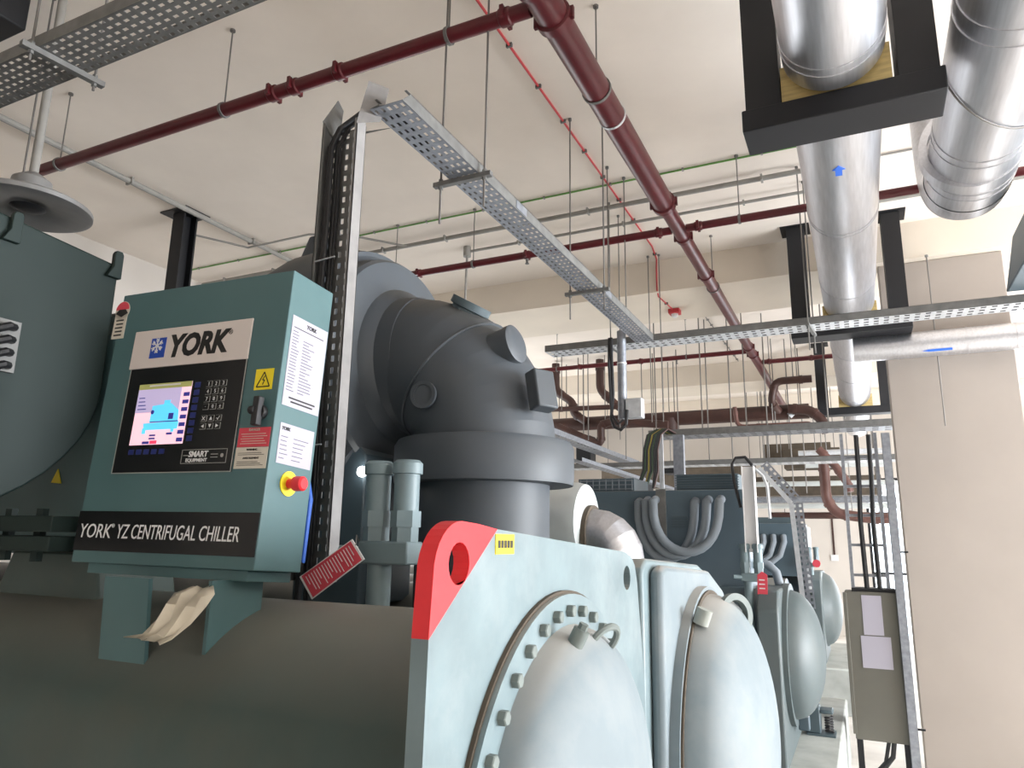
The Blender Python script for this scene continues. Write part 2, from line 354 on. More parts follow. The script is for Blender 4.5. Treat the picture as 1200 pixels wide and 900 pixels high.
# suction elbow : grey insulated pipe
PX, PY, PZ, PR = -1.54, 2.9, 2.42, 0.325
el = obj('suction_pipe', MB().cyl((PX, PY, 1.25), (PX, PY, 1.93), 0.30, 64), 'insul', ch); el['label'] = 'vertical grey insulated suction pipe'
obj('pipe_collar', MB().lathe((PX, PY, 1.83), (0, 0, 1), [(0.30, 0), (0.405, 0), (0.41, 0.03), (0.41, 0.165), (0.395, 0.19), (0.33, 0.20)], 64), 'insul', ch, bevel=0)
Rb = 0.42
e = MB(); seg = 56; nb = 12
cent = Vector((PX-Rb, PY, 2.0))
def bend_loop(a, k_=1.0):
    p = cent + Vector((math.cos(a), 0, math.sin(a)))*Rb; rad = Vector((math.cos(a), 0, math.sin(a)))
    return [p + (rad*math.cos(2*PI*k/seg) + Vector((0, 1, 0))*math.sin(2*PI*k/seg))*PR*k_ for k in range(seg)]
loops = [bend_loop(PI/2*i/nb, 1.0+0.03*(i/nb)) for i in range(nb+1)]
for A, B in zip(loops, loops[1:]): e.add(A+B, [(k, (k+1) % seg, seg+(k+1) % seg, seg+k) for k in range(seg)])
obj('suction_elbow', e, 'insul', ch)
for a_ in (PI/4+0.08,):
    L_ = bend_loop(a_, 1.022); obj('weld_seam', MB().tube(L_+[L_[0]], 0.007, 6), 'insul', ch)
obj('pipe_collar', MB().lathe((-2.0, PY, PZ), (1, 0, 0), [(0.40, -0.02), (0.385, 0.02), (0.345, 0.06), (0.335, 0.14)], 56), 'insul', ch)
port = obj('inspection_port', MB().cyl((-1.58, 2.80, 2.39), (-1.33, 2.78, 2.445), 0.085, 32).lathe((-1.33, 2.78, 2.445), (0.25, -0.02, 0.055), [(0.089, -0.03), (0.089, 0.0), (0.075, 0.008)], 32), 'insul', ch); port['label'] = 'stubby round capped port'
obj('access_cap', MB().lathe((-1.63, 2.85, 2.63), (0.5, -0.05, 0.85), [(0.085, 0), (0.085, 0.03), (0.10, 0.035), (0.10, 0.07)], 28), 'slate_dark', ch)
obj('sensor_box', MB().bar((-1.21, 2.76, 2.30), (-1.175, 2.74, 2.13), 0.11, 0.07, (1, -0.5, 0)), 'insul', ch, bevel=0.008)
obj('side_nozzle', MB().cyl((-1.68, 2.68, 2.20), (-1.66, 2.555, 2.195), 0.056, 28).ring((-1.66, 2.56, 2.195), (0.1, -1, 0), 0.06, 0.045, 0.015, 28), 'insul', ch)
# compressor: flange disc and volute
obj('compressor_flange', MB().lathe((-2.12, PY, PZ), (1, 0, 0), [(0.60, -0.02), (0.555, 0.0), (0.545, 0.02), (0.545, 0.08), (0.53, 0.10), (0.36, 0.13)], 72), 'insul', ch)
obj('compressor_volute', MB().lathe((-3.4, PY, PZ), (1, 0, 0), [(0.20, 0), (0.28, 0.2), (0.40, 0.45), (0.50, 0.66), (0.56, 0.76), (0.60, 0.84), (0.63, 0.95), (0.64, 1.12), (0.60, 1.27)], 64), 'insul', ch)
obj('casing_lug', MB().prism([(-2.76, 2.8, 2.92), (-2.52, 2.8, 2.92), (-2.54, 2.8, 3.19), (-2.60, 2.8, 3.19), (-2.66, 2.8, 3.06)], (0, 0.12, 0)), 'insul', ch, bevel=0.01)
obj('volute_outlet', MB().tube([(-2.6, 2.7, 2.2), (-2.3, 2.7, 2.0), (-2.15, 2.75, 1.9)], 0.22, 24), 'insul', ch)
obj('motor_casing', MB().lathe((-6.5, 2.75, 2.2), (1, 0, 0), [(0.60, 0), (0.65, 0.15), (0.65, 3.0)], 48), 'green', ch)
obj('support_foot', MB().prism([(-2.35, 2.6, 1.3), (-1.98, 2.6, 1.3), (-1.98, 2.6, 1.95), (-2.10, 2.6, 2.08), (-2.35, 2.6, 2.08)], (0, 0.4, 0)), 'slate', ch, bevel=0.01)
# end plate of the oil cooler / motor at far left: flat top, round bottom
ep = [(-0.9, 2.86)] + [(1.95, 2.757), (1.95, 2.20)] + [(1.05+0.90*math.cos(a), 2.20-0.62*math.sin(a)) for a in [PI/2*i/12 for i in range(1, 13)]] + [(-0.9, 1.58)]
mp = obj('motor_end_plate', MB().prism(yz([(0.2, 2.90)] + ep[1:-1] + [(0.2, 1.58)], -3.02), (0.12, 0, 0)), 'green', ch, bevel=0.01); mp['label'] = 'dark green end plate with straight top and rounded bottom'
for y in (1.50, 1.93):
    obj('lifting_lug', MB().prism(yz([(y-0.045, 2.69), (y+0.02, 2.69), (y+0.02, 2.80), (y+0.012, 2.815), (y-0.012, 2.815), (y-0.02, 2.80), (y-0.02, 2.74)], -2.90), (0.025, 0, 0)), 'green', mp, bevel=0.003)
obj('motor_body', MB().box((-6.5, 0.95, 2.10), (-3.02, 1.80, 2.70)), 'green', ch)
obj('rear_casing', MB().box((-4.2, 1.98, 1.50), (-2.35, 2.5, 2.05)).box((-3.4, 1.98, 2.05), (-2.45, 2.5, 2.45)), 'panel', ch)
wp = obj('terminal_strip', MB().box((-2.90, 1.38, 2.185), (-2.88, 1.575, 2.385)), 'galv_dull', ch)
tb = MB()
for i in range(4): tb.tube([(-2.88, 1.55, 2.36-i*0.05), (-2.85, 1.52, 2.355-i*0.05), (-2.85, 1.45, 2.32-i*0.05), (-2.86, 1.25, 2.28-i*0.05)], 0.016, 8)
obj('motor_cable', tb, 'rubber', wp, kind='stuff')
f = obj('motor_rail', MB().box((-3.6, 1.42, 1.595), (-2.27, 1.62, 1.645)).box((-3.6, 1.42, 1.535), (-2.27, 1.62, 1.582)), 'green', ch, bevel=0.004)
obj('saddle', MB().prism([(-2.75, 1.60, 1.53), (-2.30, 1.60, 1.53), (-2.25, 1.60, 1.36), (-2.83, 1.60, 1.36)], (0, 0.3, 0)), 'green_vessel', ch, bevel=0.01)
for x in (-3.2, -2.9, -2.62, -2.45): obj('rail_bolt', MB().cyl((x, 1.5, 1.50), (x, 1.5, 1.67), 0.02, 6), 'green', ch)
wg = obj('warning_sign', MB().prism([(-3.20, 1.975, 1.805), (-3.13, 1.975, 1.80), (-3.165, 1.975, 1.865)], (0, 0.003, 0)), 'yellow', ch, smooth=False); wg['label'] = 'small yellow warning triangle'
wg.location = (0, -0.0, 0)
for x in (-6.0, -3.6, -1.15):
    obj('support_leg', MB().box((x-0.12, 1.35, 0.08), (x+0.12, 3.65, 0.55)), 'green_vessel', ch)
# panel support brackets welded on the shell
def bracket(x, y0, y1, zt, xw):
    ps = [(y0, zt), (y1, zt)]
    n = 8
    low = []
    for i in range(n+1):
        y = y1 + (y0-y1)*i/n; low.append((y, V1[1] + math.sqrt(max(0.0, 0.462**2-(y-V1[0])**2))))
    return MB().prism(yz(ps+low, x), (xw, 0, 0))
br = obj('panel_bracket', bracket(-1.585, 1.435, 1.62, 1.475, 0.012), 'panel', ch, smooth=False)
obj('panel_bracket', MB().prism([(-1.957, 1.40, 1.475), (-1.774, 1.40, 1.475), (-1.755, 1.40, 1.25), (-1.94, 1.40, 1.25)], (0, 0.012, 0)), 'panel', ch, smooth=False)
# stencil on shell
obj('stencil_mark', MB().box((-0.84, 1.287, 1.07), (-0.80, 1.290, 1.08)), 'ink', ch, smooth=False)
# plinth and springs
def plinth(y0, y1, label, x1=-0.30):
    p = thing('concrete_plinth', label, 'plinth', (-3.5, (y0+y1)/2, FZ))
    obj('slab', MB().box((-6.8, y0, FZ), (x1, y1, 0.05)), 'plinth', p, bevel=0.02)
    return p
plinth(1.0, 4.1, 'pale concrete plinth under the nearest chiller', -0.6)

# ------------------------------------------------------------------ relief valves on the near shell
def relief_valve(loc, label, scale=1.0, drop=0.0):
    v = thing('relief_valve', label, 'valve', loc)
    x, y, z = loc
    P = lambda a, b, c_: (x+a*scale, y+b*scale, z+c_*scale*0.88)
    s = scale
    obj('riser', MB().cyl(P(0, 0, -drop), P(0, 0, 0.16), 0.038*s, 20), 'valve', v)
    obj('manifold', MB().box(P(-0.055, -0.045, 0.145), P(0.13, 0.045, 0.225)), 'valve', v, bevel=0.006)
    for i, dx in enumerate((-0.02, 0.09)):
        obj('valve_body', MB().lathe(P(dx, 0, 0.22), (0, 0, 1), [(0.042*s, 0), (0.042*s, 0.05*s)], 6).lathe(P(dx, 0, 0.275), (0, 0, 1), [(0.048*s, 0), (0.048*s, 0.05*s)], 6).lathe(P(dx, 0, 0.325), (0, 0, 1), [(0.04*s, 0), (0.04*s, 0.12*s), (0.048*s, 0.122*s), (0.048*s, 0.155*s), (0.038*s, 0.165*s)], 24), 'valve', v)
    obj('side_stem', MB().cyl(P(-0.05, -0.03, 0.185), P(-0.115, -0.06, 0.19), 0.017*s, 12), 'valve', v)
    return v
relief_valve((-1.385, 1.92, 1.385), 'twin grey-blue relief valve standing beside the control panel')
# red tag hanging at the valve
t = thing('warning_tag', 'tilted red printed warning tag hanging beside the control panel', 'tag', (-1.45, 1.80, 1.50))
A, B, C_, D_ = Vector((-1.60, 1.80, 1.47)), Vector((-1.405, 1.80, 1.588)), Vector((-1.355, 1.80, 1.53)), Vector((-1.545, 1.80, 1.405))
obj('tag_backing', MB().prism([A, B, C_, D_], (0, 0.003, 0)), 'white', t, smooth=False)
cc = (A+B+C_+D_)/4; f_ = lambda p, k: cc+(p-cc)*k + Vector((0, -0.001, 0))
obj('tag_face', MB().prism([f_(p, 0.93) for p in (A, B, C_, D_)], (0, 0.001, 0)), 'label_red', t, smooth=False)
m_ = MB(); U = (B-A).normalized(); W = (D_-A).normalized()
for i in range(17):
    a = A + U*(0.022+i*0.0115) + W*0.012 + Vector((0, -0.0016, 0)); l = 0.05 if i % 4 else 0.03
    m_.bar(a, a + W*(l+0.005*(i % 3)), 0.0025, 0.0006, (0, 1, 0))
obj('print_line', m_, 'white', t, smooth=False, kind='stuff')
obj('tie', MB().tube([(-1.39, 1.80, 1.57), (-1.42, 1.84, 1.60), (-1.44, 1.88, 1.58)], 0.002, 6), 'rod', t)

# ------------------------------------------------------------------ control panel
RP = Matrix(((0.999, -0.051, 0.004), (0.050, 0.997, 0.061), (-0.007, -0.061, 0.998)))
cp = thing('control_panel', 'green control cabinet with lit screen and black keypad on the nearest chiller', 'control panel', (-1.841, 1.5, 1.942), RP.to_euler())
Wp, Hp, Dp = 0.717, 0.877, 0.193
def P_(name, x0, x1, z0, z1, y0, y1, m, par, label=None, bevel=0, kind=None):
    o = obj(name, MB().box((x0, y0, z0), (x1, y1, z1)), m, par, bevel=bevel, local=True, smooth=False, kind=kind)
    if label: o['label'] = label
    return o
cbx = P_('cabinet', -Wp/2, Wp/2, -Hp/2, Hp/2, 0, Dp, 'panel', cp, bevel=0.003)
P_('ledge', -0.30, 0.325, -0.468, -Hp/2, 0.015, Dp, 'panel', cp, bevel=0.002)
bz = P_('bezel', -0.252, 0.230, -0.170, 0.168, -0.004, 0, 'gloss_black', cp, 'glossy black display bezel', bevel=0.002)
# thin light outline of bezel
o_ = MB()
for (a, b, c_, d_) in ((-0.252, 0.230, -0.170, -0.167), (-0.252, -0.249, -0.17, 0.168), (0.227, 0.230, -0.17, 0.168)): o_.box((a, -0.0048, c_), (b, -0.004, d_))
obj('outline', o_, 'grey_line', bz, smooth=False, local=True)
hd = P_('header_plate', -0.262, 0.230, 0.168, 0.297, -0.005, 0, 'header', cp, 'off-white header plate', bevel=0.003)
FM = lambda x, z, y=-0.0056: Matrix.Translation((x, y, z)) @ Matrix.Rotation(PI/2, 4, 'X')
text('lettering', 'YORK', 0.098, 'ink', hd, FM(-0.100, 0.200), bold=0.0045, shear=0.18, sx=0.90)
text('registered_mark', '®', 0.022, 'ink', hd, FM(0.142, 0.252))
lg = P_('emblem', -0.180, -0.115, 0.199, 0.266, -0.0056, -0.005, 'logo_blue', hd)
fl = MB()
fc = Vector((-0.152, -0.0064, 0.240))
for k in range(6):
    a = PI/6+k*PI/3; d = Vector((math.cos(a), 0, math.sin(a))); n = Vector((-d.z, 0, d.x))
    fl.bar(fc, fc+d*0.023, 0.0045, 0.001, (0, 1, 0))
    for q in (0.012, 0.018):
        for s_ in (-1, 1): fl.bar(fc+d*q, fc+d*(q+0.006)+n*s_*0.006, 0.003, 0.001, (0, 1, 0))
obj('snowflake', fl, 'white', hd, smooth=False, local=True)
sr = P_('screen', -0.195, 0.026, -0.082, 0.112, -0.0055, -0.004, 'scr_pink', bz, 'lit colour screen showing a blue chiller picture')
sy = -0.0062
P_('screen_band', -0.195, -0.012, 0.020, 0.095, sy, -0.0055, 'scr_grey', bz)
P_('screen_band', -0.195, 0.026, 0.095, 0.112, sy-0.0003, -0.0055, 'scr_olive', bz)
P_('screen_band', -0.150, -0.02, 0.103, 0.108, sy-0.0008, -0.0055, 'white', bz)
# chiller picture on screen
pic = MB().prism([(-0.150, sy-0.0006, -0.015), (-0.143, sy-0.0006, -0.036), (-0.005, sy-0.0006, -0.036), (-0.002, sy-0.0006, -0.012)], (0, 0.0006, 0)).prism([(-0.125, sy-0.0006, -0.012), (-0.122, sy-0.0006, 0.040), (-0.045, sy-0.0006, 0.046), (-0.010, sy-0.0006, 0.022), (-0.006, sy-0.0006, -0.012)], (0, 0.0006, 0)).box((-0.150, sy-0.0006, -0.048), (-0.135, sy, -0.03)).box((-0.030, sy-0.0006, -0.045), (-0.018, sy, -0.03)).box((-0.075, sy-0.0006, 0.04), (-0.05, sy, 0.056))
obj('screen_drawing', pic, 'scr_cyan', bz, smooth=False, local=True)
pl = MB().cyl((-0.118, sy-0.0012, 0.02), (-0.118, sy-0.0006, 0.02), 0.007, 10).box((-0.122, sy-0.0012, -0.013), (-0.006, sy-0.0006, -0.010)).box((-0.048, sy-0.0012, -0.005), (-0.028, sy-0.0006, 0.014))
for i in range(7): pl.box((0.0, sy-0.0008, -0.076+i*0.0235), (0.024, sy, -0.064+i*0.0235))
pl.box((-0.115, sy-0.0008, -0.056), (-0.09, sy, -0.051)).box((-0.115, sy-0.0008, -0.066), (-0.09, sy, -0.061)).box((-0.045, sy-0.0008, -0.053), (-0.022, sy, -0.047)).box((-0.140, sy-0.0008, -0.080), (-0.112, sy, -0.072))
for i in range(4): pl.box((-0.186, sy-0.0008, 0.03+i*0.012), (-0.15-0.004*i, sy, 0.033+i*0.012))
obj('screen_text', pl, 'scr_navy', bz, smooth=False, local=True)
P_('screen_button', -0.108, -0.080, -0.080, -0.070, sy-0.0008, sy, 'scr_red', bz)
# soft keys
def key(x, z, w_, h_, m='key_blue'): return P_('key', x-w_/2, x+w_/2, z-h_/2, z+h_/2, -0.0065, -0.004, m, bz, bevel=0.001)
for i in range(8): key(0.050, 0.098-i*0.0236, 0.022, 0.017)
for i in range(5): key(-0.181+i*0.032, -0.104, 0.022, 0.016)
sym = ['1', '2', '3', '4', '5', '6', '7', '8', '9', '·', '0', '±']
for r_ in range(4):
    for c__ in range(3):
        x, z = 0.097+c__*0.0285, 0.098-r_*0.0236
        k_ = key(x, z, 0.023, 0.019, 'grey_line'); k_['label'] = 'outlined number key'
        P_('key_face', x-0.0105, x+0.0105, z-0.0085, z+0.0085, -0.0068, -0.004, 'gloss_black', bz)
        text('key_symbol', sym[r_*3+c__], 0.016, 'white', bz, FM(x, z-0.0055, -0.0072), align='CENTER', th=0.0003)
ic = MB()
for r_ in range(2):
    for c__ in range(3):
        x, z = 0.097+c__*0.0285, -0.009-r_*0.0236
        key(x, z, 0.023, 0.019, 'grey_line')
        P_('key_face', x-0.0105, x+0.0105, z-0.0085, z+0.0085, -0.0068, -0.004, 'gloss_black', bz)
        y = -0.0074; h = 0.0055
        def tri(ps): ic.prism([(x+a*h, y, z+b*h) for a, b in ps], (0, 0.0006, 0))
        k = (r_, c__)
        if k == (0, 0): ic.bar((x-h, y, z-h), (x+h, y, z+h), 0.0018, 0.0006, (0, 1, 0)).bar((x-h, y, z+h), (x+h, y, z-h), 0.0018, 0.0006, (0, 1, 0))
        elif k == (0, 1): tri([(-1, -1), (1, -1), (0, 1)])
        elif k == (0, 2): ic.bar((x-h, y, z), (x-h*.2, y, z-h), 0.0018, 0.0006, (0, 1, 0)).bar((x-h*.2, y, z-h), (x+h, y, z+h), 0.0018, 0.0006, (0, 1, 0))
        elif k == (1, 0): tri([(-1, 0), (1, -1), (1, 1)])
        elif k == (1, 1): tri([(0, -1), (1, 1), (-1, 1)])
        else: tri([(1, 0), (-1, 1), (-1, -1)])
obj('key_symbol', ic, 'white', bz, smooth=False, local=True)
sm = MB()
for (a, b, c_, d_) in ((0.031, 0.206, -0.103, -0.1015), (0.031, 0.206, -0.1435, -0.142), (0.031, 0.0325, -0.1435, -0.1015), (0.2045, 0.206, -0.1435, -0.1015)): sm.box((a, -0.0048, c_), (b, -0.004, d_))
sm.box((0.038, -0.0048, -0.120), (0.055, -0.004, -0.118)).box((0.145, -0.0048, -0.118), (0.172, -0.004, -0.116)).box((0.145, -0.0048, -0.127), (0.172, -0.004, -0.125)).cyl((0.188, -0.0048, -0.121), (0.188, -0.004, -0.121), 0.006, 12)
obj('outline', sm, 'grey_line', bz, smooth=False, local=True)
text('lettering', 'SMART', 0.024, 'white', bz, FM(0.058, -0.1235, -0.0048), bold=0.0006, shear=0.1)
text('lettering', 'EQUIPMENT', 0.0145, 'white', bz, FM(0.050, -0.1385, -0.0048), bold=0.0003, sx=1.05)
# banner
bn = P_('banner', -0.3585, 0.354, -0.403, -0.284, -0.0025, 0, 'gloss_black', cp, 'black name banner with pale lettering')
text('lettering', 'YORK', 0.060, 'white', bn, FM(-0.345, -0.364, -0.003), shear=0.12, sx=0.86)
text('registered_mark', '®', 0.016, 'white', bn, FM(-0.207, -0.333, -0.003))
text('lettering', 'YZ CENTRIFUGAL CHILLER', 0.060, 'white', bn, FM(-0.183, -0.364, -0.003), shear=0.12, sx=0.655)
# stickers on the front
ec = MB().box((-0.351-0.028, -0.0015, 0.283), (-0.351+0.028, 0, 0.375))
es = obj('energy_sticker', ec.cyl((-0.350, -0.0015, 0.383), (-0.350, 0, 0.383), 0.033, 24), 'cream', cp, smooth=False, local=True); es['label'] = 'cream energy rating sticker with round top'
obj('sticker_arc', MB().prism([(-0.350+0.030*math.cos(a), -0.003, 0.386+0.028*math.sin(a)) for a in [PI*i/10 for i in range(11)]], (0, 0.0015, 0)), 'label_red', es, smooth=False, local=True)
em = MB().prism([(-0.378, -0.0032, 0.372), (-0.35, -0.0032, 0.360), (-0.322, -0.0032, 0.372), (-0.335, -0.0032, 0.386), (-0.365, -0.0032, 0.386)], (0, 0.0017, 0))
for i in range(5): em.box((-0.37+0.003*(i % 2), -0.0022, 0.345-i*0.013), (-0.335, -0.0015, 0.350-i*0.013))
obj('sticker_print', em, 'ink', es, smooth=False, local=True)
ys = P_('hazard_sticker', 0.268, 0.334, 0.069, 0.132, -0.0015, 0, 'yellow', cp, 'square yellow electrical hazard sticker')
hz = MB(); a_, b_, c_ = Vector((0.277, -0.0022, 0.078)), Vector((0.325, -0.0022, 0.078)), Vector((0.301, -0.0022, 0.122))
for p, q in ((a_, b_), (b_, c_), (c_, a_)): hz.bar(p, q, 0.003, 0.001, (0, 1, 0))
for p, q in (((0.304, 0.110), (0.297, 0.098)), ((0.297, 0.098), (0.305, 0.098)), ((0.305, 0.098), (0.299, 0.084))): hz.bar((p[0], -0.0022, p[1]), (q[0], -0.0022, q[1]), 0.0025, 0.001, (0, 1, 0))
obj('hazard_symbol', hz, 'ink', ys, smooth=False, local=True)
hn = obj('isolator_handle', MB().cyl((0.312, -0.018, 0.0), (0.312, 0, 0.0), 0.022, 20).box((0.303, -0.035, -0.042), (0.325, -0.012, 0.042)).cyl((0.292, -0.03, 0.002), (0.312, -0.03, 0.002), 0.012, 12), 'rubber', cp, bevel=0.003, local=True)
rl = P_('danger_label', 0.237, 0.351, -0.099, -0.043, -0.0015, 0, 'label_red', cp, 'small red danger label')
q_ = MB()
for i in range(5): q_.box((0.247+0.004*(i % 2), -0.0022, -0.090+i*0.007), (0.342-0.006*(i % 3), -0.0015, -0.0885+i*0.007))
obj('print_line', q_, 'cream', rl, smooth=False, local=True, kind='stuff')
text('lettering', 'DANGER', 0.010, 'cream', rl, FM(0.294, -0.0525, -0.0022), align='CENTER')
wl_ = P_('warning_label', 0.235, 0.351, -0.161, -0.100, -0.0015, 0, 'cream', cp, 'small cream warning label')
q_ = MB()
for i in range(3): q_.box((0.245, -0.0022, -0.152+i*0.005), (0.340-0.01*i, -0.0015, -0.1508+i*0.005))
for i in range(2): q_.box((0.245, -0.0022, -0.122+i*0.005), (0.340-0.01*i, -0.0015, -0.1208+i*0.005))
obj('print_line', q_, 'ink', wl_, smooth=False, local=True, kind='stuff')
text('lettering', 'WARNING', 0.008, 'ink', wl_, FM(0.294, -0.1095, -0.0022), align='CENTER')
text('lettering', 'AVERTISSEMENT', 0.008, 'ink', wl_, FM(0.294, -0.134, -0.0022), align='CENTER')
# side face stickers (face at x = +Wp/2)
xs = Wp/2
SM = lambda y, z: Matrix.Translation((xs+0.002, y, z)) @ Matrix.Rotation(PI/2, 4, 'Z') @ Matrix.Rotation(PI/2, 4, 'X')
pa = obj('data_sheet', MB().box((xs, 0.020, 0.028), (xs+0.0015, 0.187, 0.303)), 'paper', cp, smooth=False, local=True); pa['label'] = 'tall white printed data sheet'
q_ = MB()
random.seed(3)
for i in range(20):
    z = 0.255-i*0.0095
    q_.box((xs+0.0015, 0.028, z), (xs+0.002, 0.028+random.uniform(0.02, 0.035), z+0.0022))
    if i > 1: q_.box((xs+0.0015, 0.078, z), (xs+0.002, 0.078+random.uniform(0.025, 0.06), z+0.0022))
obj('print_line', q_, 'grey_ink', pa, smooth=False, local=True, kind='stuff')
text('lettering', 'YORK', 0.017, 'ink', pa, SM(0.085, 0.280), bold=0.0006, shear=0.15)
obj('print_line', MB().box((xs+0.0015, 0.045, 0.052), (xs+0.002, 0.165, 0.057)).box((xs+0.0015, 0.055, 0.041), (xs+0.002, 0.155, 0.046)).box((xs+0.0015, 0.03, 0.267), (xs+0.002, 0.17, 0.2695)), 'ink', pa, smooth=False, local=True, kind='stuff')
pb = obj('data_sheet', MB().box((xs, 0.027, -0.140), (xs+0.0015, 0.179, -0.023)), 'paper', cp, smooth=False, local=True); pb['label'] = 'short white printed data sheet'
q_ = MB()
for i in range(6):
    z = -0.125+i*0.0125
    q_.box((xs+0.0015, 0.035, z), (xs+0.002, 0.035+random.uniform(0.02, 0.035), z+0.002)).box((xs+0.0015, 0.09, z), (xs+0.002, 0.09+random.uniform(0.03, 0.07), z+0.002))
obj('print_line', q_, 'grey_ink', pb, smooth=False, local=True, kind='stuff')
text('lettering', 'YORK', 0.013, 'ink', pb, SM(0.034, -0.042), bold=0.0006, shear=0.15)
es_ = obj('emergency_stop', MB().lathe((xs, 0.092, -0.192), (1, 0, 0), [(0.036, 0), (0.036, 0.003)], 28), 'yellow', cp, local=True); es_['label'] = 'red mushroom emergency stop on a yellow disc'
obj('stop_button', MB().lathe((xs+0.003, 0.092, -0.192), (1, 0, 0), [(0.014, 0), (0.014, 0.02), (0.021, 0.022), (0.022, 0.03), (0.021, 0.05), (0.016, 0.055)], 24), 'safety_red', es_, local=True)

# plastic film bag below the panel
bg = MB(); rows = [((-1.60, 1.40, 1.458), (-1.54, 1.41, 1.462)), ((-1.645, 1.37, 1.44), (-1.505, 1.375, 1.443)), ((-1.645, 1.35, 1.42), (-1.515, 1.36, 1.415)), ((-1.64, 1.33, 1.385), (-1.53, 1.34, 1.378)), ((-1.655, 1.315, 1.352), (-1.555, 1.32, 1.345)), ((-1.715, 1.31, 1.338), (-1.58, 1.31, 1.330))]
rows = [[Vector(a).lerp(Vector(b), t/6) + Vector((0, 0.012*math.sin(t*2.1+i), 0.004*math.cos(t*3+i))) for t in range(7)] for i, (a, b) in enumerate(rows)]
vs = [p for r_ in rows for p in r_]
bg.add(vs, [(i*7+j, i*7+j+1, (i+1)*7+j+1, (i+1)*7+j) for i in range(len(rows)-1) for j in range(6)])
bo = obj('plastic_bag', bg, 'plastic', loc=(-1.72, 1.38, 1.34)); tag(bo, 'crumpled dusty plastic film lying on the shell under the control panel', 'plastic bag')
so = bo.modifiers.new('solid', 'SOLIDIFY'); so.thickness = 0.002
# blue rag beside vertical tray
br_ = MB().prism([(-1.80, 1.98, 1.56), (-1.755, 1.98, 1.50), (-1.74, 1.98, 1.72), (-1.76, 1.98, 1.80), (-1.80, 1.98, 1.68)], (0, 0.02, 0))
tag(obj('plastic_sheet', br_, 'blue_rag', loc=(-1.78, 1.98, 1.5), bevel=0.005), 'strip of bright blue plastic tucked behind the control panel', 'plastic sheet')

# ================================================================== CABLE TRAYS
def hexnut(mb, p, r=0.012): mb.lathe(Vector(p)-Vector((0, 0, r*0.6)), (0, 0, 1), [(r, 0), (r, r*1.2)], 6)
def tray_y(name, label, x0, x1, y0, y1, z, h=0.06, nv=4, pitch=0.05, m='galv', side='galv_dull', cut=True):
    t = thing(name, label, 'cable tray', ((x0+x1)/2, (y0+y1)/2, z))
    obj('perforated_base', MB().perf((x0, y0, z), (0, 1, 0), (1, 0, 0), y1-y0, x1-x0, int((y1-y0)/pitch), nv), m, t, smooth=False)
    for x, s_ in ((x0, 1), (x1, -1)):
        obj('side_rail', MB().prism([(x, y0, z), (x, y1, z), (x, y1, z+h), (x, y0+(h if cut else 0), z+h)], (0.003*s_, 0, 0)).box((x, y0+0.03, z+h-0.003), (x+0.012*s_, y1, z+h)), side, t, smooth=False)
    return t
def tray_x(name, label, x0, x1, y0, y1, z, h=0.06, nv=4, pitch=0.05, m='galv', side='galv_dull'):
    t = thing(name, label, 'cable tray', ((x0+x1)/2, (y0+y1)/2, z))
    obj('perforated_base', MB().perf((x0, y0, z), (1, 0, 0), (0, 1, 0), x1-x0, y1-y0, int((x1-x0)/pitch), nv), m, t, smooth=False)
    for y, s_ in ((y0, 1), (y1, -1)):
        obj('side_rail', MB().box((x0, y, z), (x1, y+0.003*s_, z+h)).box((x0, y, z+h-0.003), (x1, y+0.012*s_, z+h)), side, t, smooth=False)
    return t
TZ = 3.43
ty = tray_y('cable_tray', 'long perforated tray running back from above the control panel', -1.81, -1.64, 2.26, 6.42, TZ, h=0.065, nv=5, pitch=0.06)
for y in (3.4, 5.0): obj('joint_plate', MB().box((-1.642, y, TZ+0.008), (-1.636, y+0.14, TZ+0.055)), 'galv', ty, smooth=False)
tx = tray_x('cable_tray', 'perforated tray crossing the room in front of the black duct frames', -2.75, 4.2, 6.42, 6.66, TZ, h=0.065, nv=3, pitch=0.075, m='galv_lite')
obj('tray_cable', MB().tube([(-2.7+i*0.3, 6.52+0.01*math.sin(i), TZ+0.06+0.008*math.sin(i*1.7)) for i in range(23)], 0.02, 8), 'rubber', tx)
# vertical riser tray
vt = thing('cable_tray', 'vertical perforated riser tray full of black cables behind the control panel', 'cable tray', (-1.94, 2.3, 1.45))
VX0, VX1, VY = -2.06, -1.865, 2.31
obj('perforated_base', MB().perf((VX0, VY, 1.42), (0, 0, 1), (1, 0, 0), 1.97, VX1-VX0, 38, 5, 0.5, 0.4), 'galv_dull', vt, smooth=False)
obj('side_rail', MB().box((VX0, VY-0.06, 1.42), (VX0+0.004, VY, 3.42)).box((VX0, VY-0.06, 1.42), (VX0+0.014, VY-0.057, 3.42)), 'galv_dull', vt, smooth=False)
obj('side_rail', MB().box((VX1-0.004, VY-0.06, 1.42), (VX1, VY, 3.40)).box((VX1-0.014, VY-0.06, 1.42), (VX1, VY-0.057, 3.40)), 'rail', vt, smooth=False)
cb = None
for i, (x, r_) in enumerate(((-2.038, 0.014), (-2.016, 0.011), (-2.0, 0.008), (-2.027, 0.010), (-1.985, 0.006))):
    y = VY-0.02-0.02*(i % 2)
    pts = [(x, y, 1.3), (x+0.005, y, 1.8), (x-0.003, y, 2.4), (x+0.004, y, 3.0), (x, y, 3.30), (x+0.03, y+0.02, 3.40), (x+0.11, y+0.06, 3.48), (-1.79+0.008*i, y+0.14, 3.49), (-1.79+0.008*i, y+0.4, TZ+0.025)]
    obj('cable', MB().tube(pts, r_, 10), 'rubber', vt)
for z in (1.95, 2.75): obj('cable_tie', MB().tube([(VX0+0.02, VY-0.065, z), (-1.93, VY-0.07, z+0.004)], 0.003, 6), 'galv_lite', vt)
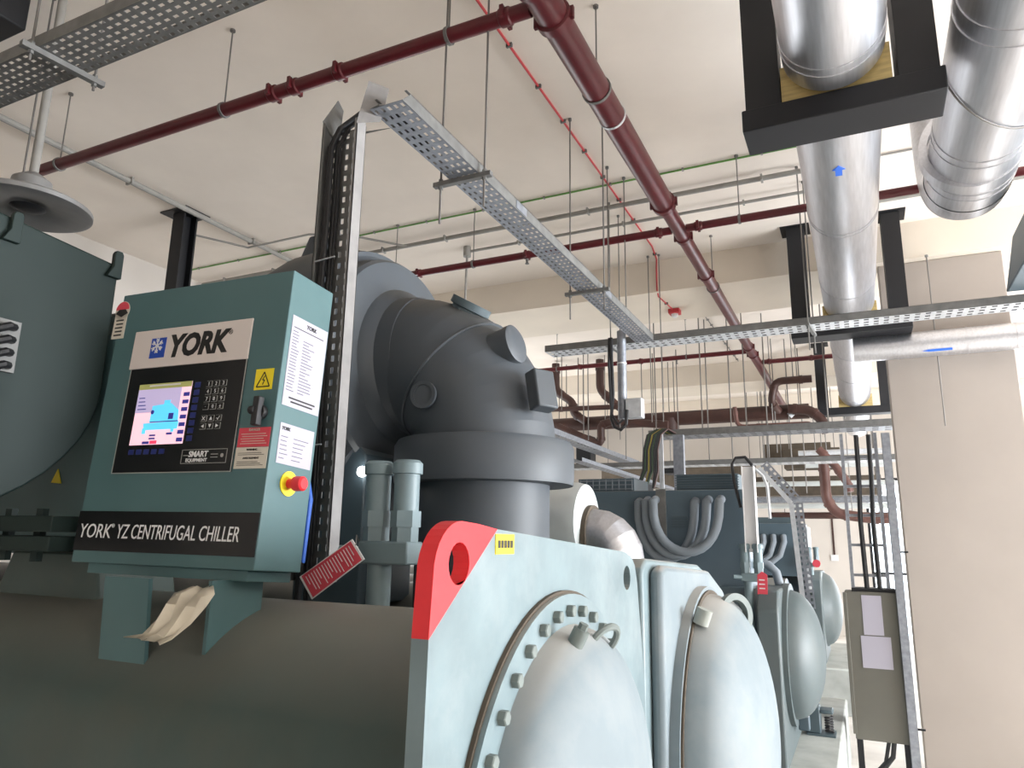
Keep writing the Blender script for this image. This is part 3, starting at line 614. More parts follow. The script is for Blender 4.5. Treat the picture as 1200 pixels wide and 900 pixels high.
# mitred corner pieces of the bend
obj('bend_cheek', MB().prism([(-2.055, 2.24, 3.42), (-2.055, 2.31, 3.38), (-2.055, 2.36, 3.43), (-2.055, 2.37, 3.55), (-2.055, 2.33, 3.58)], (0.004, 0, 0)), 'galv_dull', vt, smooth=False)
obj('bend_cheek', MB().prism([(-1.867, 2.245, 3.37), (-1.850, 2.29, 3.60), (-1.785, 2.35, 3.58), (-1.80, 2.32, 3.40)], (0.003, 0.004, 0)), 'rail', vt, smooth=False)
obj('bend_base', MB().perf((VX0+0.02, VY+0.004, 3.375), (0.62, 0.35, 0.22), (0.80, 0.15, 0.0), 0.20, 0.16, 4, 4), 'galv_dull', vt, smooth=False)
# top-left tray
def tray_dir(name, label, p, q, w_, h, nv, pitch, m, side):
    p, q = Vector(p), Vector(q); U = (q-p).normalized(); V = Vector((0, 0, 1)).cross(U).normalized(); L_ = (q-p).length
    t = thing(name, label, 'cable tray', (p+q)/2)
    obj('perforated_base', MB().perf(p-V*w_/2, U, V, L_, w_, max(2, int(L_/pitch)), nv), m, t, smooth=False)
    for s_ in (-1, 1):
        a = V*(s_*w_/2); obj('side_rail', MB().bar(p+a+Vector((0, 0, h/2)), q+a+Vector((0, 0, h/2)), 0.004, h), side, t, smooth=False)
    return t
tl = tray_dir('cable_tray', 'dark perforated tray crossing the top left corner', (-5.6, 1.62, 3.6), (0.6, 1.62, 3.6), 0.20, 0.06, 6, 0.05, 'galv_dull', 'galv_dull')
tl.name = 'cable_tray'

# ---- hangers
def rod(mb, x, y, z0, z1, r=0.006): mb.cyl((x, y, z0), (x, y, z1), r, 8)
def trapeze(label, a, b, zb, z1, over=0.04, tail=0.15, ztop=CZ):
    t = thing('tray_hanger', label, 'hanger', ((a[0]+b[0])/2, (a[1]+b[1])/2, zb))
    d = (Vector((*b, 0))-Vector((*a, 0))).normalized()
    obj('crossbar', MB().bar(Vector((*a, zb))-d*over, Vector((*b, zb))+d*over, 0.03, 0.025), 'galv_dull', t, smooth=False)
    for i, p in enumerate((a, b)):
        m_ = MB(); rod(m_, p[0], p[1], zb-(tail if i == 0 else tail*0.8), ztop); obj('rod', m_, 'rod', t)
        n_ = MB(); hexnut(n_, (p[0], p[1], zb-0.02)); hexnut(n_, (p[0], p[1], zb+0.022)); n_.cyl((p[0], p[1], ztop-0.02), (p[0], p[1], ztop), 0.014, 8); obj('nut', n_, 'galv_dull', t, kind='stuff')
    return t
trapeze('trapeze hanger under the tray nearest above the control panel', (-1.87, 2.96), (-1.61, 2.96), TZ-0.014, CZ, tail=0.22)
trapeze('trapeze hanger under the tray just before the tray crossing', (-1.87, 4.85), (-1.60, 4.85), TZ-0.014, CZ, tail=0.2)
trapeze('slanting light hanger bar under the top left tray', (-3.00, 1.50), (-2.97, 1.76), 3.585, CZ, tail=0.06)
trapeze('trapeze hanger beside the second black duct frame', (-0.29, 6.39), (-0.26, 6.70), TZ-0.014, CZ, tail=0.22)
trapeze('trapeze hanger on the left end of the crossing tray', (-2.05, 6.39), (-2.05, 6.70), TZ-0.014, CZ, tail=0.15)
def single_rod(label, x, y, z0, z1, group=None, foot=True):
    t = thing('hanger_rod', label, 'rod', (x, y, z0), group=group)
    m_ = MB(); rod(m_, x, y, z0, z1); obj('rod', m_, 'rod', t)
    n_ = MB().cyl((x, y, z1-0.02), (x, y, z1), 0.016, 8); obj('anchor', n_, 'galv_dull', t)
    return t
single_rod('long bare threaded rod hanging in front of the column', 0.80, 8.05, 2.73, 4.5)
single_rod('bare rod left of the twin rods over the tray', -1.84, 5.7, 3.50, CZ)
single_rod('bare rod between the twin rods over the tray', -1.76, 5.95, 3.50, CZ)

# ================================================================== RED PIPES
RZ = 4.3; RX = -1.27
mp_ = thing('sprinkler_main', 'thick maroon sprinkler main running away along the ceiling', 'pipe', (RX, 9, RZ))
obj('pipe', MB().cyl((RX, -2.9, RZ), (RX, 5.45, RZ), 0.085, 32), 'red', mp_)
obj('pipe', MB().lathe((RX, 5.45, RZ), (0, 1, 0), [(0.085, 0), (0.062, 0.12), (0.062, 10.9)], 32), 'red', mp_)
def coupling(p, ax, r, par):
    c_ = obj('coupling', MB().lathe(Vector(p)-Vector(ax)*0.035, ax, [(r*1.02, 0), (r*1.18, 0.008), (r*1.18, 0.062), (r*1.02, 0.07)], 28), 'red', par)
    u, v, d = basis(ax); m_ = MB()
    for s_ in (-1, 1): m_.bar(Vector(p)+u*s_*r*1.2-v*0.035, Vector(p)+u*s_*r*1.2+v*0.035, 0.022, 0.022)
    obj('coupling_bolt', m_, 'red', c_, kind='stuff')
for y in (2.78, 3.06, 5.42, 6.15, 7.2, 10.3, 10.75): coupling((RX, y, RZ), (0, 1, 0), 0.085 if y < 5.5 else 0.062, mp_)
obj('saddle_ring', MB().ring((RX, 4.05, RZ), (0, 1, 0), 0.09, 0.084, 0.02, 28), 'galv_lite', mp_)
def branch(label, x0, x1, y, r, couple=()):
    t = thing('sprinkler_branch', label, 'pipe', ((x0+x1)/2, y, RZ))
    obj('pipe', MB().cyl((x0, y, RZ), (x1, y, RZ), r, 20), 'red', t)
    for x in couple: coupling((x, y, RZ), (1, 0, 0), r, t)
    return t
branch('maroon branch pipe crossing the upper left ceiling', -5.53, RX-0.088, 2.95, 0.042, (-2.60, -2.95, -3.12, -1.5))
b2 = branch('maroon branch pipe crossing behind the long perforated tray', -6.5, RX-0.066, 5.97, 0.035, (-2.75, -4.0, -1.45))
branch('maroon branch pipe running right behind the first silver duct', RX+0.066, 5.6, 5.97, 0.035, (-1.1, 0.0))
b4 = branch('maroon branch pipe below the crossing tray, left of the main', -6.5, RX-0.066, 10.55, 0.035, (-2.9, -3.9, -5.0))
branch('maroon branch pipe left of the third black duct frame', RX+0.066, 5.6, 11.3, 0.035, (-1.1, -0.5))
def ring_hanger(label, x, y, z, r, ax='x', ztop=CZ):
    t = thing('pipe_hanger', label, 'hanger', (x, y, z), group=None)
    obj('ring', MB().ring((x-0.01 if ax == 'x' else x, y-0.01 if ax == 'y' else y, z), (1, 0, 0) if ax == 'x' else (0, 1, 0), r+0.008, r+0.001, 0.02, 24), 'galv_dull', t)
    m_ = MB(); rod(m_, x, y, z+r+0.004, ztop, 0.005); m_.cyl((x, y, ztop-0.015), (x, y, ztop), 0.018, 8); obj('rod', m_, 'rod', t)
    return t
for x, l in ((-5.25, 'pipe hanger nearest the round pendant lamp'), (-3.55, 'pipe hanger on the middle of the upper left branch pipe'), (-1.85, 'oval pipe hanger near the top junction of the thick main')): ring_hanger(l, x, 2.95, RZ, 0.042)
for y, l in ((3.75, 'pipe hanger on the thickest stretch of the main'), (7.6, 'pipe hanger on the main just before the ceiling beam')): ring_hanger(l, RX, y, RZ, 0.085 if y < 5 else 0.062, 'y')
for x, l in ((-3.35, 'pipe hanger on the second branch just above the grey elbow'), (-4.3, 'pipe hanger on the second branch left of the grey elbow'), (-0.75, 'pipe hanger on the branch left of the first silver duct')): ring_hanger(l, x, 5.97, RZ, 0.035)
for x, l in ((-2.2, 'pipe hanger on the far branch under the crossing tray'), (-4.3, 'pipe hanger on the far branch right of the grey elbow port')): ring_hanger(l, x, 10.55, RZ, 0.035)
# sprinkler heads
for x, y, par in ((-2.75, 5.97, b2), (-2.35, 10.55, b4)):
    obj('sprinkler_head', MB().lathe((x, y, RZ-0.034), (0, 0, -1), [(0.014, 0), (0.014, 0.03), (0.008, 0.035), (0.02, 0.055), (0.02, 0.058)], 12), 'galv_dull', par)

# conduits on the ceiling
def conduit(label, pts, r, m, clips=(), cat='conduit', name='conduit'):
    t = thing(name, label, cat, pts[0]); obj('tube', MB().tube(pts, r, 10), m, t)
    if clips:
        n, w_ = clips; P = [Vector(p) for p in pts]
        L_ = sum((P[i+1]-P[i]).length for i in range(len(P)-1)); me = None
        for k in range(n):
            s_ = L_*(k+0.5)/n
            for i in range(len(P)-1):
                l = (P[i+1]-P[i]).length
                if s_ <= l: p = P[i].lerp(P[i+1], s_/l); d = (P[i+1]-P[i])/l; break
                s_ -= l
            u = d.cross(Vector((0, 0, 1))).normalized()
            obj('clip', MB().bar(p-u*w_, p+u*w_, 0.018, r*2+0.008), 'conduit' if m != 'redwire' else 'galv_dull', t, smooth=False)
    return t
conduit('thicker grey ceiling conduit crossing the room near the green cable', [(-7.7, 6.37, 4.84), (-0.17, 6.37, 4.84)], 0.024, 'conduit', (9, 0.04))
conduit('thinner grey ceiling conduit just behind the thicker one', [(-3.85, 6.80, 4.84), (0.0, 6.80, 4.84), (0.3, 7.3, 4.84), (5.6, 7.3, 4.84)], 0.016, 'conduit', (8, 0.03))
obj_ = tag(obj('junction_box', MB().cyl((-3.9, 6.80, 4.78), (-3.9, 6.80, 4.90), 0.045, 16), 'conduit', loc=(-3.9, 6.8, 4.84)), 'small round grey junction box on the ceiling conduit', 'junction box')
conduit('black drop rod from the round junction box to the grey elbow', [(-3.90, 6.80, 4.79), (-3.96, 6.85, 3.0)], 0.014, 'conduit')
conduit('thin green earthing cable clipped across the ceiling', [(-7.7, 6.0, 4.885), (-0.2, 6.0, 4.885)], 0.009, 'greenwire', (11, 0.012), 'cable', 'earthing_cable')
conduit('thin dull cable on the ceiling between the two silver ducts', [(-0.15, 6.45, 4.885), (5.6, 6.45, 4.885)], 0.009, 'conduit', (6, 0.012), 'cable', 'ceiling_cable')
conduit('thin red alarm conduit with clips running to the red detector', [(-1.91, -2.9, 4.885), (-1.93, 7.6, 4.885), (-1.98, 8.0, 4.885), (-2.0, 8.06, 4.8), (-2.0, 8.06, 4.52), (-2.02, 8.2, 4.485), (-1.98, 8.75, 4.485)], 0.009, 'redwire', (24, 0.022))
sd = thing('smoke_detector', 'small white smoke detector with red base under the beam', 'smoke detector', (-1.97, 8.82, 4.47))
obj('base', MB().box((-2.04, 8.76, 4.44), (-1.90, 8.90, 4.50)), 'redwire', sd, bevel=0.005); obj('head', MB().lathe((-1.97, 8.83, 4.44), (0, 0, -1), [(0.045, 0), (0.04, 0.03), (0.02, 0.045)], 20), 'white', sd)
conduit('thin brown cable with clips running back from the detector', [(-1.9, 9.35, 4.885), (-1.86, 13.5, 4.885)], 0.008, 'rod', (14, 0.02), 'cable', 'alarm_cable')
conduit('pale grey double conduit along the left ceiling', [(-6.0, -2.9, 4.86), (-6.05, 7.9, 4.86)], 0.028, 'conduit', (7, 0.045))
conduit('dark cable drooping along the ceiling behind the black post', [(-6.6, 5.0, 4.86), (-6.1, 5.6, 4.8), (-5.3, 5.7, 4.86), (-4.9, 5.9, 4.86), (-4.4, 6.3, 4.8)], 0.012, 'conduit', (), 'cable', 'ceiling_cable')

# ================================================================== DUCTS
def frame(label, x0, x1, y, zb, tw, m='black'):
    t = thing('duct_frame', label, 'support frame', ((x0+x1)/2, y, zb))
    obj('crossbar', MB().box((x0-0.02, y-tw, zb), (x1+0.02, y+tw, zb+0.12)), m, t, bevel=0.006)
    for a, b in ((x0, x0+0.17), (x1-0.17, x1)):
        p = obj('post', MB().box((a, y-tw*0.9, zb+0.10), (b, y-tw*0.9+0.012, CZ-0.012)).box((a, y-tw*0.9+0.012, zb+0.10), (a+0.012, y+tw*0.9, CZ-0.012)).box((b-0.012, y-tw*0.9+0.012, zb+0.10), (b, y+tw*0.9, CZ-0.012)), m, t, smooth=False)
        obj('anchor_plate', MB().box((a-0.06, y-tw-0.02, CZ-0.012), (b+0.06, y+tw+0.02, CZ)), m, t, smooth=False)
    return t
frame('nearest large black duct frame at the top right', -0.38, 0.49, 3.62, 3.65, 0.13)
frame('second black duct frame, above the crossing tray', -0.50, 0.57, 7.82, 3.66, 0.13)
frame('farthest black duct frame, above the cable ladder', -0.53, 0.58, 12.9, 3.66, 0.12)
DX, DZ, DR = 0.045, 4.0, 0.235
d1 = thing('insulated_duct', 'straight aluminium-clad pipe running through the black frames', 'duct', (DX, 6, DZ))
for a, b in ((-2.9, 3.50), (3.76, 7.70), (7.96, 12.75), (13.05, 16.5)):
    obj('cladding', MB().lathe((DX, a, DZ), (0, 1, 0), [(DR-0.03, 0), (DR, 0.02), (DR, b-a-0.02), (DR-0.03, b-a)], 56), 'clad', d1)
sm_ = MB()
for y in (1.0, 2.3, 3.30, 3.36, 5.35, 5.40, 6.9, 9.4, 10.8, 12.3):
    obj('seam', MB().ring((DX, y, DZ), (0, 1, 0), DR+0.004, DR-0.002, 0.012, 56), 'clad', d1)
for y in (3.63, 7.83, 12.9):
    obj('saddle_block', MB().box((DX-0.25, y-0.11, 3.772), (DX+0.25, y+0.11, 3.98)), 'wood', d1)
def arrow(par, c_, s_, m='arrow_blue'):
    # flow arrow wrapped on underside of the duct, pointing towards the viewer
    mb = MB(); pts = [(-0.25, 0.5), (-0.25, -0.1), (-0.5, -0.1), (0, -0.6), (0.5, -0.1), (0.25, -0.1), (0.25, 0.5)]
    P = []
    for a, b in pts:
        ang = a*s_/DR + c_[1]; P.append((DX+(DR+0.003)*math.sin(ang), c_[0]+b*s_*1.6, DZ-(DR+0.003)*math.cos(ang)))
    mb.prism(P, (0, 0, 0.002)); o = obj('flow_arrow', mb, m, par, smooth=False); o['label'] = 'blue flow arrow sticker'
arrow(d1, (4.35, -0.05), 0.075); arrow(d1, (9.3, 0.35), 0.11)
# second duct at right with down-turned elbow end
EX, EZ, ER = 0.80, 3.98, 0.25
d2 = thing('insulated_duct', 'bulky aluminium-clad pipe ending in an upturned elbow at the right edge', 'duct', (EX, 3, EZ))
obj('cladding', MB().cyl((EX, -2.9, EZ), (EX, 5.2, EZ), ER, 56), 'clad', d2)
elb = MB(); Rr = 0.42
prev = None; LP = []
for i in range(7):
    a = PI/2*i/6; p = Vector((EX, 5.2+Rr*math.sin(a), EZ+Rr-Rr*math.cos(a))); n = Vector((0, math.cos(a), math.sin(a))); u = Vector((1, 0, 0)); v = n.cross(u)
    LP.append([p+(u*math.cos(2*PI*k/56)+v*math.sin(2*PI*k/56))*(ER+0.004) for k in range(56)])
LP.append([p+Vector((0, 0, CZ-EZ-Rr-0.005)) for p in LP[-1]])
for A_, B_ in zip(LP, LP[1:]): elb.add(A_+B_, [(k, (k+1) % 56, 56+(k+1) % 56, 56+k) for k in range(56)])
obj('elbow', elb, 'clad', d2)
sm_ = MB()
for y in (1.2, 3.3, 3.42, 4.5, 4.58, 4.95, 5.03): obj('seam', MB().ring((EX, y, EZ), (0, 1, 0), ER+0.005, ER-0.002, 0.014, 56), 'clad', d2)
obj('end_collar', MB().ring((EX-0.02, 4.78, EZ+0.02), (0, 1, 0), ER+0.035, ER-0.01, 0.10, 56), 'clad', d2)
# strap wire round the duct
obj('strap', MB().tube([(EX+(ER+0.008)*math.sin(a), 4.1+0.25*math.sin(a), EZ-(ER+0.008)*math.cos(a)) for a in [-1.6+3.2*i/20 for i in range(21)]], 0.005, 6), 'rod', d2)
# horizontal clad branch pipe
d3 = thing('insulated_duct', 'thin aluminium-clad branch pipe crossing the top of the column', 'duct', (1, 8.05, 3.58))
obj('cladding', MB().cyl((0.05, 8.03, 3.56), (5.7, 8.03, 3.56), 0.13, 40), 'clad', d3)
for x in (0.45, 1.05, 1.45): obj('seam', MB().ring((x, 8.03, 3.56), (1, 0, 0), 0.134, 0.128, 0.015, 40), 'clad', d3)
fa = obj('flow_arrow', MB().prism([(0.80, 7.925, 3.475), (0.72, 7.925, 3.475), (0.66, 7.93, 3.465), (0.72, 7.93, 3.455), (0.92, 7.93, 3.455), (0.92, 7.925, 3.475)], (0, 0.002, 0)), 'arrow_blue', d3, smooth=False)
# grey box at right edge
gb = thing('air_duct', 'plain grey sheet-metal duct cut by the right edge of the picture', 'duct', (1.4, 5.4, 3.5))
obj('casing', MB().prism([(1.13, 5.05, 3.50), (1.22, 5.05, 3.95), (1.9, 5.05, 3.95), (1.9, 5.05, 3.50)], (0, 1.3, 0)), 'slate', gb, bevel=0.01)
# black duct at top left
obj_ = tag(obj('air_duct', MB().box((-5.2, 1.2, 4.55), (-4.33, 2.12, 4.88)), 'black', loc=(-4.8, 1.7, 4.6), bevel=0.01), 'black sheet duct at the top left corner of the ceiling', 'duct')
# black post behind the panel
bp_ = thing('steel_post', 'black steel post hanging from the ceiling behind the control panel', 'post', (-6.2, 4.8, 4.9))
obj('post', MB().box((-6.30, 4.75, 2.2), (-6.13, 4.77, CZ-0.01)).box((-6.30, 4.90, 2.2), (-6.13, 4.92, CZ-0.01)).box((-6.22, 4.77, 2.2), (-6.21, 4.90, CZ-0.01)), 'black', bp_, smooth=False)
obj('anchor_plate', MB().box((-6.42, 4.68, CZ-0.015), (-6.03, 4.99, CZ)), 'black', bp_, smooth=False)
# high-bay pendant lamp
LX, LY, LZ = -4.15, 2.2, 3.36
lp = thing('pendant_lamp', 'unlit round high-bay lamp hanging from a conduit at the upper left', 'lamp', (LX, LY, LZ))
obj('lamp_shade', MB().lathe((LX, LY, LZ+0.02), (0, 0, 1), [(0.08, 0.03), (0.12, 0.02), (0.30, 0.0), (0.325, 0.005), (0.325, 0.03), (0.30, 0.045), (0.16, 0.09), (0.10, 0.12)], 48), 'reflector', lp)
obj('lamp_housing', MB().lathe((LX, LY, LZ+0.13), (0, 0, 1), [(0.11, 0), (0.10, 0.07), (0.06, 0.10), (0.03, 0.12)], 28), 'reflector', lp)
obj('lens', MB().lathe((LX, LY, LZ+0.035), (0, 0, -1), [(0.09, 0), (0.07, 0.012), (0.03, 0.016)], 28), 'rubber', lp)
obj('stem', MB().cyl((LX, LY, LZ+0.22), (LX, LY, CZ), 0.024, 14), 'conduit', lp)
obj('bracket', MB().box((LX-0.13, LY-0.02, LZ+0.20), (LX+0.02, LY+0.02, LZ+0.235)), 'black', lp)
single_rod('pair of conduit rods rising past the top left tray', -4.35, 2.25, 3.62, CZ)
# cable riser with junction box hanging from the tray junction
rc = thing('hanging_conduit', 'vertical grey conduit with looped black cable under the tray junction', 'conduit', (-1.92, 6.28, 2.7))
obj('tube', MB().cyl((-1.915, 6.3, 2.68), (-1.915, 6.3, 3.52), 0.042, 20), 'galv', rc)
obj('cable', MB().tube([(-2.0, 6.25, 3.45), (-1.99, 6.22, 3.3), (-1.98, 6.22, 2.9), (-2.0, 6.22, 2.68), (-1.97, 6.22, 2.6), (-1.91, 6.22, 2.57), (-1.86, 6.22, 2.62), (-1.85, 6.22, 2.75)], 0.016, 8).tube([(-2.02, 6.25, 3.45), (-2.01, 6.2, 3.2), (-1.99, 6.2, 2.72), (-1.93, 6.2, 2.62), (-1.88, 6.2, 2.66)], 0.012, 8), 'rubber', rc)
obj('junction_box', MB().box((-1.87, 6.24, 2.68), (-1.72, 6.34, 2.86)), 'galv_lite', rc, bevel=0.006)
obj('tie', MB().ring((-1.915, 6.3, 3.2), (0, 0, 1), 0.046, 0.04, 0.012, 20), 'white', rc)

# ================================================================== CHILLER 2 (behind)
c2 = thing('chiller', 'second blue-grey chiller with hoses and louvred boxes behind the nearest', 'chiller', (-1.6, 6.3, FZ))
W1 = (6.23, 0.76)
obj('shell', MB().cyl((-6.6, *W1), (-0.72, *W1), 0.47, 56), 'slate', c2)
obj('shell', MB().cyl((-6.6, 7.75, 0.75), (-0.72, 7.75, 0.75), 0.5, 56), 'slate', c2)
obj('tube_sheet', MB().prism(yz([(5.62, 0.05), (5.62, 1.12), (5.72, 1.25), (6.3, 1.26), (6.85, 1.20), (6.95, 0.05)], -0.74), (0.15, 0, 0)), 'c2', c2, bevel=0.015)
f2 = obj('water_box_flange', MB().ring((-0.60, *W1), (1, 0, 0), 0.52, 0.44, 0.045, 64), 'c2', c2)
obj('dome', MB().lathe((-0.57, *W1), (1, 0, 0), [(0.475, 0), (0.47, 0.02)] + [(r, h+0.02) for r, h in dome_profile(0.465, 0.22, 0, 14)][1:], 64), 'c2', c2)
obj('hinge', MB().box((-0.56, 6.25, 0.20), (-0.48, 6.33, 0.30)), 'slate', c2, bevel=0.01)
vb = obj('drive_cabinet', MB().box((-2.12, 5.9, 1.25), (-0.80, 6.45, 2.00)), 'slate', c2, bevel=0.008); vb['label'] = 'wide blue-grey drive cabinet with hose openings'
obj('drive_skirt', MB().box((-1.55, 5.88, 0.62), (-0.84, 6.4, 1.26)), 'slate_dark', c2, bevel=0.01)
obj('cabinet_gap', MB().box((-1.52, 5.885, 1.25), (-1.44, 5.905, 2.01)), 'galv_dull', vb, smooth=False)
lv = obj('louvre_box', MB().box((-1.36, 5.95, 2.0), (-0.87, 6.4, 2.13)), 'slate_dark', c2, bevel=0.004)
lm = MB()
for i in range(6): lm.bar((-1.37, 5.94, 2.02+i*0.02), (-0.86, 5.94, 2.02+i*0.02), 0.014, 0.006)
obj('louvre', lm, 'slate', lv, smooth=False)
lv2 = obj('vent_grille', MB().box((-2.22, 5.95, 2.0), (-1.72, 6.4, 2.11)), 'slate', c2, bevel=0.004)
lm = MB()
for i in range(9): lm.bar((-2.2+i*0.058, 5.943, 2.01), (-2.2+i*0.058, 5.943, 2.10), 0.008, 0.01)
for i in range(3): lm.bar((-2.21, 5.943, 2.02+i*0.035), (-1.73, 5.943, 2.02+i*0.035), 0.008, 0.008)
obj('louvre', lm, 'hose', lv2, smooth=False)
# three hoses, hanging in a U from the left to the right cabinet
def hose(x0, x1, y, zt, zl, r=0.036):
    pts = [(x0, y+0.08, zt+0.02), (x0, y, zt), ]
    n = 14
    for i in range(1, n):
        t_ = i/n; a = PI*t_; pts.append((x0+(x1-x0)*(0.5-0.5*math.cos(a)), y-0.02, zt-(zt-zl)*math.sin(a)**0.8))
    pts += [(x1, y, zt), (x1, y+0.08, zt+0.02)]
    return MB().tube(pts, r, 12)
for i in range(3):
    h_ = obj('flexible_hose', hose(-1.66+i*0.075, -1.20+i*0.105, 5.86-0.05*i, 1.90, 1.45+0.03*i), 'hose', c2)
for i in range(5): obj('vent_slot', MB().box((-1.40, 5.893, 1.70+i*0.02), (-1.27, 5.9, 1.71+i*0.02)), 'slate_dark', vb, smooth=False)
# silver elbow between
se = MB(); LP = []
for i in range(6):
    a = PI/2*i/5; p = Vector((-1.57+0.15*math.sin(a), 4.5, 1.62-0.15+0.15*math.cos(a))); n = Vector((math.cos(a), 0, -math.sin(a))); u = Vector((0, 1, 0)); v = n.cross(u)
    LP.append([p+(u*math.cos(2*PI*k/40)+v*math.sin(2*PI*k/40))*0.172 for k in range(40)])
LP = [[p-Vector((0.7, 0, 0)) for p in LP[0]]] + LP + [[p-Vector((0, 0, 1.97)) for p in LP[-1]]]
for A_, B_ in zip(LP, LP[1:]): se.add(A_+B_, [(k, (k+1) % 40, 40+(k+1) % 40, 40+k) for k in range(40)])
so_ = thing('insulated_elbow', 'shiny aluminium-clad elbow right of the big grey pipe', 'pipe', (-1.6, 4.5, 1.0))
obj('cladding', se, 'clad', so_, smooth=True)
obj('collar', MB().lathe((-2.6, 4.5, 1.70), (1, 0, 0), [(0.265, 0), (0.265, 0.92), (0.25, 0.98), (0.19, 1.0)], 40), 'clad_white', so_)
obj('seam', MB().ring((-1.60, 4.5, 1.625), (1, 0, 0), 0.19, 0.165, 0.03, 40), 'mud', so_)
relief_valve((-0.80, 5.74, 1.20), 'twin grey-blue relief valve on the second chiller', 0.85, drop=0.5)
t = thing('warning_tag', 'small red tag on the valve of the second chiller', 'tag', (-0.82, 5.95, 1.35)); obj('tag_face', MB().prism([(-0.735, 5.70, 1.22), (-0.665, 5.70, 1.22), (-0.66, 5.70, 1.36), (-0.695, 5.70, 1.385), (-0.73, 5.70, 1.36)], (0, 0.006, 0)), 'label_red', t, smooth=False)
obj('print_line', MB().box((-0.72, 5.698, 1.26), (-0.68, 5.70, 1.268)).box((-0.72, 5.698, 1.29), (-0.68, 5.70, 1.298)).box((-0.72, 5.698, 1.32), (-0.68, 5.70, 1.328)), 'white', t, smooth=False, kind='stuff')
hs = tag(obj('flexible_hose', MB().tube([(-0.80, 6.3, 1.42), (-0.72, 6.3, 1.42), (-0.66, 6.3, 1.36), (-0.63, 6.3, 1.22), (-0.66, 6.3, 1.1)], 0.035, 12), 'hose', loc=(-0.7, 6.3, 1.3)), 'short curved grey hose behind the red tag', 'hose')
plinth(5.5, 8.5, 'pale concrete plinth under the second chiller', -0.28)
sp = thing('spring_mount', 'black spring isolator at the foot of the second chiller', 'spring mount', (-0.42, 6.9, 0.05))
sp_m = MB().tube([(-0.38+0.03*math.cos(i*0.7), 6.9+0.03*math.sin(i*0.7), 0.07+i*0.0022) for i in range(56)], 0.008, 6)
obj('spring', sp_m, 'rubber', sp); obj('base', MB().box((-0.55, 6.8, 0.05), (-0.33, 7.0, 0.065)), 'slate_dark', sp); obj('bracket', MB().box((-0.56, 6.82, 0.065), (-0.44, 6.98, 0.27)).box((-0.44, 6.82, 0.22), (-0.34, 6.98, 0.25)), 'slate_dark', sp, bevel=0.01)
# white vertical tray with cable loop
wt = thing('cable_tray', 'short white vertical tray above the valve of the second chiller', 'cable tray', (-0.84, 5.85, 1.6))
obj('tray_body', MB().box((-0.805, 5.74, 1.52), (-0.715, 5.78, 2.16)).box((-0.805, 5.69, 1.52), (-0.80, 5.74, 2.16)).box((-0.72, 5.69, 1.52), (-0.715, 5.74, 2.16)), 'white', wt, smooth=False)
obj('cable', MB().tube([(-0.83, 5.75, 1.85), (-0.87, 5.75, 2.05), (-0.88, 5.75, 2.18), (-0.85, 5.75, 2.23), (-0.78, 5.75, 2.235), (-0.73, 5.75, 2.17)], 0.012, 8), 'rubber', wt)

# ================================================================== CHILLER 3 (far)
c3 = thing('chiller', 'farthest blue-grey chiller seen between the second one and the grey cabinet', 'chiller', (-1.4, 11.0, FZ))
obj('shell', MB().cyl((-6.6, 11.3, 0.75), (-0.70, 11.3, 0.75), 0.5, 40), 'slate', c3)
obj('tube_sheet', MB().prism(yz([(10.7, 0.05), (10.7, 1.12), (10.8, 1.22), (11.8, 1.2), (11.9, 0.05)], -0.70), (0.14, 0, 0)), 'c2', c3, bevel=0.02)
obj('dome', MB().lathe((-0.56, 11.3, 0.70), (1, 0, 0), [(0.5, 0)] + [(r, h+0.02) for r, h in dome_profile(0.47, 0.2, 0, 10)][1:], 40), 'c2', c3)
b3 = obj('drive_cabinet', MB().box((-2.1, 10.6, 1.15), (-0.72, 11.2, 1.85)), 'slate', c3, bevel=0.01)
obj('top_cover', MB().box((-2.05, 10.65, 1.85), (-0.80, 11.15, 1.93)), 'slate_dark', b3)
obj('side_panel', MB().box((-0.72, 10.6, 0.95), (-0.68, 11.15, 1.80)), 'galv_lite', c3)
for i in range(3): obj('flexible_hose', MB().tube([(-1.25+0.13*i, 10.6, 1.68), (-1.24+0.13*i, 10.54, 1.6), (-1.30+0.13*i, 10.52, 1.42), (-1.45+0.13*i, 10.5, 1.30)], 0.04, 10), 'hose', c3)
relief_valve((-0.66, 10.5, 1.18), 'tiny relief valve on the farthest chiller', 0.8)
tag(obj('warning_tag', MB().cyl((-0.585, 10.4, 1.33), (-0.585, 10.42, 1.33), 0.05, 12), 'label_red', loc=(-0.585, 10.4, 1.33)), 'small round red tag on the farthest chiller', 'tag')
plinth(10.4, 13.0, 'pale concrete plinth under the farthest chiller', -0.28)

# ================================================================== GREY CABINET, CABLE LADDER BY COLUMN
gc = thing('electrical_cabinet', 'tall olive-grey cabinet with two papers, standing beside the column', 'cabinet', (0, 7.5, FZ))
obj('body', MB().box((-0.20, 7.44, -0.08), (0.225, 7.7, 1.17)), 'cab', gc, bevel=0.006)
obj('door_edge', MB().box((-0.215, 7.40, -0.03), (-0.185, 7.46, 1.16)), 'cab', gc, bevel=0.003)
obj('paper', MB().box((-0.065, 7.436, 0.80), (0.095, 7.44, 1.14)), 'paper', gc, smooth=False)
obj('paper', MB().box((-0.095, 7.435, 0.52), (0.145, 7.4395, 0.79)), 'paper', gc, smooth=False)
obj('top_rim', MB().box((-0.14, 7.46, 1.17), (0.215, 7.68, 1.20)), 'black', gc)
for x in (-0.17, 0.20):
    obj('leg', MB().box((x-0.025, 7.50, FZ), (x+0.025, 7.56, -0.08)), 'black', gc, smooth=False)
